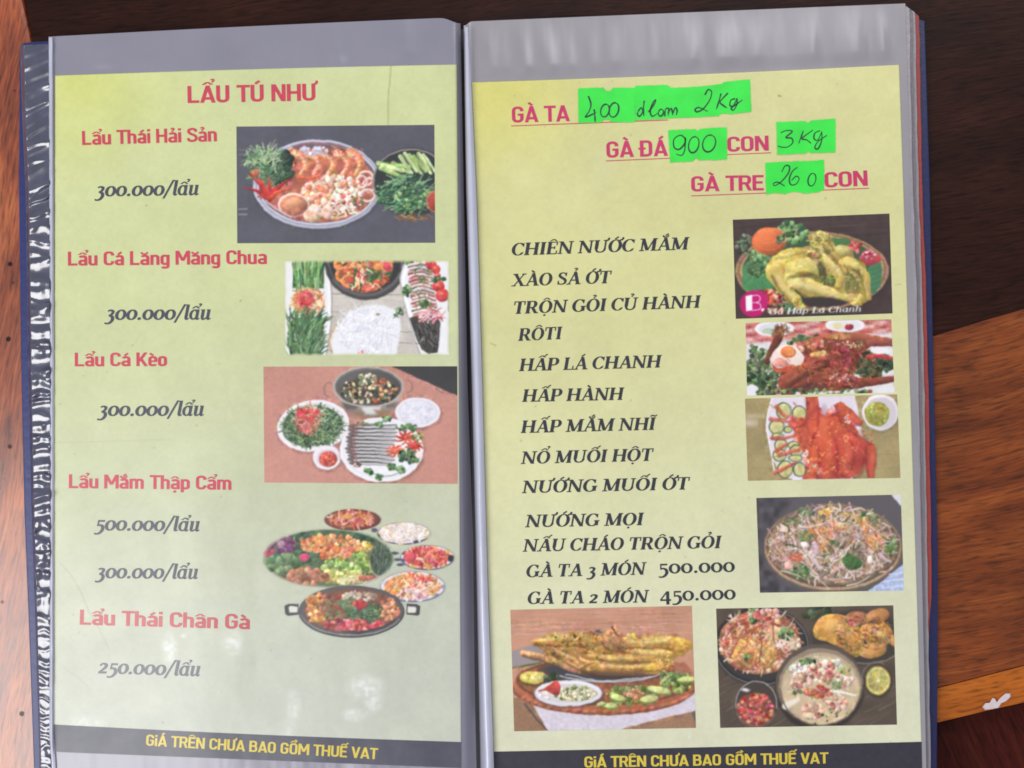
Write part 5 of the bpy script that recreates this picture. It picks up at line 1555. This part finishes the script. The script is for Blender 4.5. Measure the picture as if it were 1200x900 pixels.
for a, w in [([(566, 150), (560, 250), (520, 380), (500, 480)], 12), ([(700, 190), (760, 280), (860, 350)], 14), ([(650, 300), (690, 390), (700, 520), (690, 620)], 14), ([(890, 500), (870, 590), (820, 632)], 14),
             ([(470, 190), (480, 280), (450, 380)], 10), ([(560, 420), (580, 520), (560, 630)], 10), ([(760, 340), (820, 430), (800, 560)], 9), ([(690, 180), (640, 200), (590, 190)], 10), ([(900, 420), (905, 520), (912, 620)], 8)]:
    c.line(a, w, (136, 30, 28), w * .4, soft=7, al=.65)
for a, w in [([(600, 220), (610, 330), (630, 420)], 40), ([(530, 440), (520, 540), (500, 620)], 34), ([(640, 450), (630, 540), (620, 620)], 30), ([(760, 400), (770, 480), (750, 580)], 40), ([(730, 120), (780, 180), (840, 240)], 16),
             ([(940, 420), (944, 520), (930, 600)], 14), ([(505, 70), (510, 150)], 20)]:
    c.line(a, w, (238, 120, 70), w * .5, soft=14, al=.5)
c.dots((640, 420, 200, 190), 70, [(236, 130, 70), (240, 150, 90)], 5, 12, al=.7); c.dots((450, 310, 40, 40), 16, [(240, 140, 80), (236, 110, 60)], 8, 18)
c.strands((520, 570, 70, 40), 40, [(246, 200, 180), (226, 110, 90)], 24, 5); c.dots((486, 480, 14, 50), 18, [(244, 214, 200)], 4, 8); c.dots((770, 220, 26, 30), 14, [(246, 214, 196)], 4, 8)
c.ell(605, 150, 20, 40, (196, 170, 190), soft=5); c.poly([(830, 266), (864, 276), (870, 340), (850, 320)], (232, 222, 236))
for x, y, rx, ry in [(320, 158, 54, 62), (428, 178, 52, 56), (272, 270, 54, 54), (350, 290, 30, 26), (300, 400, 46, 50), (280, 330, 44, 20), (390, 400, 46, 28), (290, 470, 50, 46), (410, 440, 48, 44), (400, 490, 50, 26), (330, 570, 56, 62), (430, 570, 46, 54)]:
    c.ell(x, y, rx, ry, (66, 92, 62)); c.ell(x + 2, y + 1, rx - 7, ry - 7, (206, 200, 140), shade=.15); c.ell(x + 2, y, rx * .5, ry * .5, (196, 186, 116), soft=8)
for a in [[(270, 130), (310, 180), (350, 205)], [(230, 215), (300, 225), (400, 240)], [(240, 350), (330, 350), (400, 330)], [(290, 470), (360, 450), (430, 430)], [(262, 595), (330, 560), (400, 525)], [(380, 200), (420, 220), (470, 215)], [(270, 440), (310, 410), (340, 390)]]:
    c.line(a, 30, (196, 78, 62), 18, soft=3, shade=.25, al=.92); c.line(a, 5, (226, 140, 116), al=.5)
c.dots((420, 240, 50, 40), 20, [(206, 78, 60), (190, 64, 52)], 12, 24, soft=4); c.poly([(400, 300), (480, 260), (500, 420), (440, 440)], (204, 82, 58), soft=6, tex=.15)
c.line([(150, 80), (210, 110), (270, 150)], 5, (190, 150, 90)); c.line([(210, 500), (260, 480), (320, 470)], 5, (120, 140, 90))
c.ell(1004, 176, 134, 132, (130, 110, 76), soft=9, al=.6); c.ell(1000, 168, 130, 128, (230, 220, 228), shade=.08); c.ell(1000, 172, 112, 108, (206, 196, 206)); c.ell(976, 182, 88, 86, (164, 160, 62), shade=.12); c.dots((976, 182, 76, 74), 50, [(180, 172, 76), (150, 146, 52), (190, 186, 96)], 5, 13, al=.7)
c.line([(860, 300), (880, 350), (900, 360)], 20, (110, 100, 80), soft=8, al=.6); c.poly([(390, 620), (430, 632), (470, 660), (380, 660)], (230, 222, 232))
c.build(1, 'photo of a flattened red grilled chicken with cucumber slices', .06)

# --- shredded chicken salad
c = Pic([(886.3, 583.6), (1051, 579.4), (1059, 691), (890.6, 694.6)], (880, 572), 6.486, 8, (92, 86, 92))
c.quad = [(886.3, 583.6), (1055.6, 579.6), (1059.3, 692), (890.6, 694.6)]
c.poly([(30, 60), (330, 60), (140, 330), (100, 520), (200, 700), (420, 800), (30, 810)], (74, 70, 78), tex=.25, cell=40, soft=14)
c.poly([(1060, 40), (1160, 40), (1160, 160), (1130, 130)], (214, 212, 222)); c.poly([(1080, 640), (1180, 560), (1180, 800), (860, 800), (980, 720)], (170, 186, 226), tex=.1)
for y in (640, 690, 740):
    c.line([(1000, y + 20), (1170, y)], 9, (216, 222, 240), al=.7)
c.ell(624, 452, 530, 336, (120, 92, 74)); c.ell(624, 448, 520, 326, (176, 144, 114)); c.ell(624, 440, 508, 314, (104, 80, 64)); c.ell(624, 430, 496, 306, (126, 104, 86), tex=.25, cell=40)
SAL = [(226, 196, 184), (206, 166, 150), (190, 150, 110), (176, 150, 150), (232, 220, 206), (96, 112, 70), (206, 150, 90), (150, 116, 100), (196, 160, 176)]
c.strands((620, 420, 480, 280), 520, SAL, 90, 12, None, 3, .5)
c.dots((420, 180, 60, 30), 24, [(110, 130, 90), (80, 104, 70)], 9, 20); c.dots((900, 220, 70, 36), 30, [(100, 120, 70), (130, 140, 90), (80, 96, 60)], 9, 20); c.dots((1060, 450, 46, 60), 46, [(90, 116, 66), (70, 92, 56), (150, 160, 110)], 9, 20)
c.dots((380, 630, 60, 50), 50, [(84, 118, 64), (60, 90, 54), (120, 146, 84)], 9, 20); c.dots((620, 410, 50, 30), 24, [(70, 100, 60), (100, 124, 80)], 9, 18); c.dots((420, 370, 60, 40), 26, [(90, 116, 66), (176, 140, 70)], 8, 18)
c.dots((330, 260, 60, 20), 18, [(96, 116, 76), (120, 130, 90)], 8, 16)
c.strands((580, 320, 120, 60), 40, [(216, 120, 70), (226, 150, 100)], 80, 18, .9, .5); c.strands((930, 400, 60, 60), 36, [(214, 126, 74), (226, 156, 104)], 90, 14, .9, .4); c.strands((870, 310, 30, 50), 14, [(222, 140, 90)], 90, 20, 1.5, .3)
c.strands((340, 530, 46, 26), 16, [(214, 96, 60), (226, 120, 80)], 50, 14); c.strands((540, 430, 50, 50), 24, [(222, 150, 96), (206, 126, 76)], 70, 16, .9, .5)
c.arc(720, 250, 80, 50, -160, 120, 14, (222, 180, 90), shade=.3); c.arc(690, 245, 50, 30, 0, 300, 10, (236, 200, 150), shade=.3); c.arc(740, 270, 90, 70, -90, 100, 12, (206, 160, 70), shade=.3); c.strands((570, 180, 50, 20), 16, [(222, 170, 80), (236, 196, 110)], 60, 14)
for a, w, col in [([(610, 200), (616, 290), (630, 374)], 16, (236, 210, 190)), ([(500, 330), (540, 390), (580, 450)], 16, (236, 206, 180)), ([(360, 460), (430, 540), (470, 640)], 18, (216, 206, 170)), ([(450, 650), (520, 700), (600, 770)], 14, (222, 206, 190)),
                  ([(460, 500), (510, 590), (580, 630)], 40, (214, 190, 196)), ([(480, 420), (500, 480), (470, 530)], 44, (206, 176, 190)), ([(200, 400), (230, 500), (300, 560)], 36, (226, 160, 146)), ([(210, 390), (240, 380), (250, 400)], 50, (232, 180, 164)),
                  ([(230, 630), (310, 650), (410, 690)], 12, (220, 216, 190)), ([(640, 490), (690, 420), (716, 370)], 14, (232, 222, 226)), ([(600, 590), (660, 540), (720, 500)], 12, (226, 216, 206)), ([(900, 470), (950, 530), (1000, 600)], 44, (222, 180, 176)),
                  ([(980, 500), (1020, 540), (1060, 556)], 44, (206, 176, 190)), ([(720, 680), (750, 630), (790, 700)], 22, (228, 220, 214)), ([(730, 740), (820, 720), (900, 670)], 14, (226, 218, 206)), ([(360, 290), (420, 300), (540, 280)], 22, (216, 206, 216)),
                  ([(870, 260), (960, 330), (1060, 390)], 14, (236, 200, 170)), ([(880, 200), (930, 184)], 16, (226, 226, 210)), ([(830, 310), (840, 360), (790, 400)], 22, (196, 160, 190)), ([(980, 640), (1050, 630), (1066, 590)], 16, (226, 186, 160)), ([(620, 640), (680, 600), (730, 620)], 50, (214, 166, 160)),
                  ([(560, 680), (620, 700), (700, 690)], 36, (210, 156, 150)), ([(480, 170), (510, 150), (560, 140)], 22, (196, 170, 206)), ([(770, 170), (830, 150), (870, 170)], 18, (222, 206, 190)), ([(1000, 310), (1040, 290), (1070, 350)], 22, (214, 160, 150)), ([(640, 720), (700, 710), (740, 716)], 16, (222, 180, 120))]:
    c.line(a, w * .72, col, w * .36, shade=.2)
c.strands((620, 430, 450, 260), 170, SAL, 80, 8, None, 3, .6, .85, .2)
c.poly([(690, 540), (740, 490), (800, 520), (850, 570), (800, 620), (720, 600)], (70, 112, 58), curve=True, tex=.2, shade=.2); c.ell(290, 590, 40, 30, (232, 170, 160), rot=.5, shade=.3); c.ell(410, 430, 34, 22, (238, 232, 224), rot=.4, shade=.3); c.ell(905, 545, 24, 34, (238, 222, 206), shade=.3); c.ell(250, 310, 30, 18, (236, 206, 180))
c.strands((190, 470, 60, 110), 60, [(190, 140, 120), (150, 104, 88), (216, 176, 160)], 70, 6, .9, .5)
c.arc(624, 448, 514, 322, 20, 160, 8, (190, 160, 130), al=.8)
c.build(1, 'photo of a bowl of shredded chicken salad with herbs', .08)

# --- yellow roast chicken on a round board
c = Pic([(598, 714.7), (810.8, 710), (815.6, 853), (602.6, 857)], (590, 700), 5.217, 9, (196, 136, 108))
c.tone(.05, 120)
c.strands((600, 170, 600, 110), 120, [(206, 146, 120), (184, 122, 96), (214, 156, 136)], 260, 6, -.03, .04, .03, .5)
c.poly([(40, 610), (160, 620), (280, 820), (40, 830)], (150, 108, 80), tex=.08, cell=5); c.poly([(660, 820), (1180, 690), (1190, 810)], (160, 116, 88), tex=.08, cell=5)
c.line([(130, 650), (190, 730), (270, 815)], 12, (90, 74, 70)); c.poly([(1150, 705), (1180, 690), (1185, 800), (1170, 760)], (110, 92, 86))
c.poly([(180, 660), (700, 640), (1190, 520), (1190, 690), (960, 740), (700, 812), (270, 815)], (206, 196, 212), tex=.05)
c.poly([(45, 330), (180, 290), (280, 310), (240, 400), (45, 440)], (150, 136, 140), soft=5); c.line([(40, 440), (130, 420), (230, 400)], 22, (90, 104, 60), 10)
c.ell(615, 545, 566, 176, (140, 74, 50)); c.ell(615, 530, 560, 172, (184, 96, 62), shade=.1); c.ell(615, 512, 536, 150, (120, 66, 46)); c.ell(620, 510, 516, 140, (150, 84, 56), tex=.15, cell=30)
c.poly([(40, 440), (100, 420), (50, 560)], (196, 136, 108), soft=3)
for i in range(22):
    a = .35 + i * .11
    c.ell(615 + 552 * math.cos(a), 536 + 162 * math.sin(a), 20, 9, (212, 128, 88), rot=-.3, soft=4, al=.7)
c.ell(600, 450, 380, 70, (64, 62, 72), soft=6); c.arc(640, 440, 340, 76, 20, 150, 8, (186, 182, 190)); c.line([(380, 470), (600, 510), (900, 486)], 7, (190, 190, 196))
c.poly([(165, 270), (280, 230), (420, 240), (540, 205), (600, 230), (700, 230), (860, 240), (1020, 232), (1140, 270), (1146, 310), (1080, 350), (1020, 400), (980, 460), (760, 480), (560, 460), (470, 470), (330, 400), (110, 350), (140, 330), (260, 345)], (186, 132, 56), curve=True, tex=.2, cell=40)
c.line([(176, 272), (300, 262), (460, 252), (600, 264)], 22, (206, 152, 66), 56, shade=.35); c.dots((400, 240, 160, 16), 26, [(206, 156, 70), (186, 130, 56), (226, 178, 90)], 10, 22, .5, soft=4); c.line([(290, 300), (420, 360), (480, 430)], 90, (176, 116, 58), 60, shade=.3); c.line([(120, 342), (240, 370), (340, 400), (440, 440)], 40, (206, 140, 90), 52, shade=.35)
c.line([(660, 268), (860, 268), (1030, 266), (1120, 292)], 50, (214, 168, 76), 62, shade=.35); c.dots((880, 240, 190, 12), 22, [(222, 180, 90), (196, 146, 66), (170, 116, 54)], 9, 20, .5, soft=4); c.dots((1090, 300, 50, 44), 14, [(226, 178, 70), (206, 150, 54)], 12, 24, soft=4); c.line([(720, 262), (850, 268), (1000, 262)], 22, (240, 214, 140), 14, al=.7, soft=5); c.ell(1100, 295, 46, 42, (226, 172, 52), shade=.3)
c.line([(460, 330), (560, 370), (720, 380), (900, 380)], 64, (196, 140, 60), 60, shade=.35); c.line([(800, 340), (900, 330), (1020, 350)], 50, (220, 176, 88), 44, shade=.35); c.line([(560, 420), (760, 430), (960, 420)], 70, (188, 128, 60), 60, shade=.35); c.ell(940, 410, 80, 34, (222, 168, 62), rot=-.2, shade=.3)
c.line([(500, 460), (700, 470), (860, 470)], 26, (110, 78, 60), 18, soft=4)
c.line([(640, 290), (690, 310), (760, 300)], 44, (206, 134, 84), 32, shade=.35); c.line([(650, 260), (660, 190), (700, 230)], 18, (216, 160, 120), 8); c.line([(668, 182), (690, 220), (712, 238)], 8, (70, 50, 44)); c.poly([(540, 215), (580, 196), (610, 216), (570, 226)], (92, 84, 76))
c.line([(470, 170), (560, 215), (620, 240)], 5, (220, 130, 110))
c.line([(480, 340), (600, 350), (760, 340), (900, 360)], 9, (110, 74, 34), 5, al=.8, soft=3); c.line([(470, 440), (560, 400), (720, 410), (900, 400)], 8, (104, 72, 40), 5, al=.8, soft=3); c.line([(430, 310), (480, 380), (580, 395)], 26, (230, 180, 96), 14, shade=.3)
c.dots((620, 335, 430, 90), 60, [(206, 150, 70), (164, 108, 52), (226, 178, 96), (140, 92, 48), (214, 160, 84)], 10, 30, .35, .3, .45, 12, 6)
for a, w in [([(190, 290), (320, 296), (470, 300), (560, 296)], 12), ([(700, 300), (860, 312), (1040, 316), (1120, 326)], 12), ([(300, 350), (380, 400), (470, 450)], 12), ([(120, 356), (240, 392), (340, 420)], 10),
             ([(600, 270), (640, 320), (740, 330)], 10), ([(560, 380), (720, 400), (900, 396), (1000, 384)], 9), ([(480, 462), (640, 486), (880, 480)], 16)]:
    c.line(a, w, (84, 50, 26), w * .4, soft=5, al=.8)
for a, w in [([(220, 258), (330, 246), (460, 240)], 20), ([(310, 320), (420, 370), (470, 420)], 18), ([(150, 346), (260, 370), (350, 400)], 12), ([(860, 250), (1000, 248), (1090, 268)], 22), ([(520, 350), (640, 364), (800, 366)], 16),
             ([(850, 336), (930, 330), (990, 342)], 16), ([(600, 416), (760, 424), (900, 414)], 18), ([(660, 284), (720, 296)], 12)]:
    c.line(a, w, (246, 208, 122), w * .5, soft=8, al=.75)
c.poly([(600, 240), (640, 200), (690, 176), (720, 240), (770, 290), (700, 320), (630, 300)], (200, 136, 84), curve=True, shade=.25, tex=.2); c.line([(664, 184), (690, 222), (712, 240)], 8, (66, 48, 42), 5)
c.poly([(1030, 240), (1090, 252), (1140, 290), (1120, 330), (1060, 340), (1020, 300)], (220, 168, 62), curve=True, shade=.25, tex=.2)
c.strands((620, 340, 440, 110), 70, [(226, 176, 84), (150, 98, 44), (206, 150, 64), (120, 78, 44)], 60, 6, .1, .5, .4, .5)
c.dots((500, 300, 260, 80), 40, [(120, 80, 44), (96, 64, 40)], 4, 9); c.strands((1000, 400, 60, 40), 30, [(232, 190, 90), (190, 140, 60)], 40, 8)
c.poly([(1040, 390), (1110, 400), (1170, 470), (1060, 480)], (176, 104, 80), soft=4, tex=.1)
c.ell(184, 500, 86, 46, (90, 76, 40), soft=4); c.ell(182, 490, 84, 40, (206, 176, 66)); c.ell(182, 486, 72, 33, (226, 206, 110), shade=.1); c.dots((182, 486, 50, 20), 14, [(214, 180, 80), (236, 220, 140)], 6, 13)
c.dots((300, 500, 50, 30), 30, [(70, 80, 50), (50, 60, 44)], 9, 18)
c.ell(400, 598, 212, 78, (80, 60, 60), soft=6, al=.7); c.ell(396, 586, 208, 80, (206, 206, 220)); c.ell(396, 582, 196, 70, (230, 228, 236)); c.ell(396, 588, 184, 60, (206, 200, 206)); c.ell(440, 590, 130, 46, (206, 196, 160), tex=.2)
c.dots((440, 588, 126, 44), 190, [(226, 218, 190), (150, 150, 96), (110, 120, 70), (236, 230, 210), (186, 170, 120)], 5, 12); c.dots((260, 590, 50, 30), 20, [(226, 190, 190), (236, 220, 220)], 7, 14)
c.poly([(250, 560), (320, 510), (346, 540), (340, 590), (310, 596)], (206, 60, 54), curve=True, shade=.25); c.line([(216, 574), (260, 566), (310, 560)], 10, (180, 60, 60))
c.dots((780, 600, 160, 60), 90, [(120, 140, 66), (90, 110, 56), (160, 170, 90), (150, 90, 60)], 9, 22); c.dots((1060, 520, 90, 60), 90, [(110, 136, 60), (80, 104, 50), (140, 160, 80)], 9, 20)
for x, y, rx, ry, r in [(700, 612, 54, 26, .2), (655, 660, 44, 24, 0), (890, 620, 62, 26, -.15), (950, 565, 80, 28, .2), (1120, 500, 66, 22, -.06), (600, 650, 30, 16, -.2)]:
    c.ell(x, y + 5, rx, ry, (110, 140, 60), rot=r); c.ell(x, y, rx * .9, ry * .75, (206, 212, 130), rot=r, shade=.2)
c.dots((800, 590, 60, 26), 30, [(206, 150, 110), (180, 110, 76)], 7, 15); c.strands((1000, 490, 60, 30), 20, [(220, 216, 150), (110, 130, 70)], 40, 7)
c.build(1, 'photo of a yellow roast chicken on a round wooden board', .06)

# --- three chicken dishes
c = Pic([(839.2, 713.3), (1046.8, 709.4), (1051.2, 849.2), (844, 853)], (830, 675), 4, 10, (88, 74, 64))
c.tone(.10, 60); c.strands((460, 560, 460, 200), 120, [(104, 86, 74), (72, 60, 54), (116, 96, 80)], 120, 5, -.5, .06, .05, .6)
c.dots((520, 170, 80, 30), 40, [(60, 74, 52), (80, 90, 62), (50, 56, 46)], 9, 18)
c.ell(250, 330, 224, 186, (46, 44, 46), soft=3); c.arc(250, 330, 218, 178, -80, 160, 5, (120, 116, 116)); c.ell(250, 325, 204, 166, (58, 54, 54))
c.ell(240, 310, 190, 150, (176, 116, 84), tex=.25, cell=24); c.dots((240, 310, 185, 145), 160, [(206, 140, 100), (226, 176, 130), (190, 84, 64), (236, 206, 176), (150, 80, 56), (206, 110, 90)], 7, 18)
c.strands((240, 300, 190, 140), 230, [(226, 190, 160), (196, 72, 64), (236, 210, 186), (160, 70, 50), (214, 150, 100)], 54, 6)
c.poly([(110, 380), (130, 310), (190, 290), (230, 330), (220, 420), (160, 440)], (206, 146, 76), curve=True, shade=.25, tex=.2); c.poly([(235, 380), (240, 320), (290, 310), (326, 370), (290, 430), (250, 430)], (216, 158, 84), curve=True, shade=.25, tex=.2)
c.poly([(270, 270), (300, 230), (350, 260), (340, 300), (290, 310)], (226, 178, 124), curve=True, shade=.25, tex=.15); c.strands((220, 350, 120, 80), 60, [(196, 110, 70), (226, 180, 120), (170, 66, 50), (236, 206, 160)], 50, 7, 1.2, .7, .5, .7)
for a in [[(100, 380), (150, 280), (200, 190)], [(240, 400), (250, 310), (220, 240)], [(300, 200), (310, 300), (330, 380)], [(80, 300), (120, 230), (190, 190)], [(330, 200), (390, 250), (410, 250)], [(120, 420), (180, 440), (240, 400)]]:
    c.line(a, 9, (168, 66, 54), 5, shade=.3, al=.75)
c.dots((370, 270, 40, 30), 24, HERB, 6, 13); c.dots((215, 190, 26, 40), 20, HERB, 6, 13); c.strands((370, 320, 50, 30), 30, [(240, 224, 206), (226, 196, 170)], 40, 7); c.dots((180, 375, 14, 20), 8, HERB, 5, 10)
c.dots((270, 180, 70, 26), 40, [(206, 90, 80), (190, 66, 60), (236, 180, 160)], 6, 14)
c.ell(700, 290, 220, 130, (60, 54, 52), soft=6, al=.8); c.arc(740, 330, 160, 80, 20, 140, 6, (130, 116, 104))
c.poly([(490, 250), (530, 190), (620, 180), (700, 230), (730, 300), (700, 380), (640, 350), (560, 310), (500, 290)], (206, 142, 62), curve=True, shade=.25, tex=.12)
c.ell(790, 270, 80, 60, (202, 138, 66), rot=.3, shade=.35, tex=.1); c.ell(700, 200, 60, 34, (170, 104, 62), shade=.3, tex=.15); c.ell(790, 190, 60, 36, (190, 124, 66), rot=-.3, shade=.3); c.ell(770, 350, 66, 36, (206, 146, 74), rot=-.15, shade=.35); c.line([(790, 280), (850, 290), (880, 320)], 50, (206, 146, 74), 30, shade=.3)
c.ell(600, 240, 60, 34, (222, 164, 84), rot=.4, shade=.3, soft=5); c.ell(780, 262, 30, 18, (236, 190, 120), soft=5); c.strands((720, 270, 140, 90), 120, [(226, 166, 90), (140, 84, 50), (190, 124, 64), (110, 66, 44)], 40, 7, .4, .6, .4, .6); c.dots((690, 215, 30, 16), 16, [(150, 70, 56), (190, 110, 90)], 6, 12)
c.ell(522, 525, 210, 204, (50, 42, 40), soft=5, al=.9); c.ell(522, 508, 206, 190, (92, 80, 72)); c.ell(525, 518, 196, 180, (150, 128, 108)); c.ell(528, 528, 188, 168, (186, 160, 128), shade=.08); c.ell(528, 536, 180, 158, (206, 180, 142), tex=.06, cell=40)
c.dots((450, 440, 70, 30), 50, [(236, 230, 222), (214, 206, 196), (240, 236, 230)], 7, 17); c.dots((590, 420, 40, 20), 18, [(240, 234, 226), (206, 196, 176)], 8, 16)
c.dots((530, 450, 66, 50), 70, [(206, 130, 110), (226, 176, 156), (176, 80, 66), (236, 210, 190), (190, 104, 80)], 7, 17); c.dots((440, 490, 50, 36), 36, [(214, 160, 140), (230, 190, 170), (176, 104, 84)], 8, 17); c.dots((630, 490, 46, 30), 36, [(222, 176, 160), (206, 150, 130), (236, 210, 196)], 8, 16)
c.ell(480, 545, 38, 20, (206, 110, 84), shade=.3); c.ell(555, 545, 30, 18, (206, 104, 76), rot=.3, shade=.3); c.dots((520, 540, 60, 24), 24, [(190, 70, 56), (214, 120, 90)], 6, 13); c.dots((490, 630, 46, 38), 40, [(214, 160, 136), (226, 186, 160), (190, 120, 96)], 8, 17); c.dots((600, 600, 46, 34), 36, [(216, 166, 146), (228, 190, 170), (196, 130, 110)], 8, 16)
c.line([(580, 540), (630, 548), (690, 560)], 18, (232, 222, 206), 10, shade=.2); c.line([(360, 610), (400, 590), (420, 580)], 30, (230, 222, 206), 16, soft=4); c.line([(520, 580), (550, 630), (580, 690)], 9, (226, 196, 130), 6)
c.dots((460, 400, 40, 14), 14, HERB, 5, 11); c.dots((590, 510, 40, 18), 16, [(90, 120, 70), (130, 150, 96)], 6, 12); c.dots((640, 440, 30, 12), 10, [(190, 170, 80), (120, 140, 80)], 5, 10); c.dots((420, 545, 20, 10), 8, HERB, 6, 11); c.dots((560, 660, 110, 40), 16, HERB, 3, 7); c.strands((520, 490, 150, 110), 40, [(110, 120, 74), (236, 226, 210), (190, 80, 60)], 28, 4)
c.arc(528, 528, 190, 172, 0, 180, 6, (110, 92, 80))
c.ell(226, 602, 100, 110, (70, 60, 58), soft=3); c.arc(226, 600, 96, 106, 170, 370, 5, (170, 160, 156)); c.ell(222, 630, 90, 84, (120, 70, 56)); c.dots((222, 625, 82, 72), 170, [(190, 60, 56), (206, 96, 80), (160, 46, 46), (226, 150, 116), (196, 110, 70), (180, 80, 90)], 5, 13); c.ell(175, 534, 18, 8, (226, 220, 220), soft=3); c.arc(226, 612, 96, 92, 20, 160, 5, (120, 100, 92))
c.ell(798, 494, 66, 76, (60, 50, 46), soft=5, al=.8); c.arc(790, 480, 70, 76, 160, 300, 5, (120, 108, 100)); c.ell(796, 490, 58, 68, (190, 166, 60)); c.ell(796, 490, 52, 61, (216, 206, 140)); c.ell(796, 490, 46, 54, (186, 170, 84), tex=.08)
for i in range(9):
    a = i * .7
    c.line([(796, 490), (796 + 44 * math.cos(a), 490 + 52 * math.sin(a))], 3, (216, 204, 136))
c.ell(796, 490, 6, 6, (236, 230, 190))
c.build(1, 'photo of three chicken dishes with soup bowl and half a lime', .07)
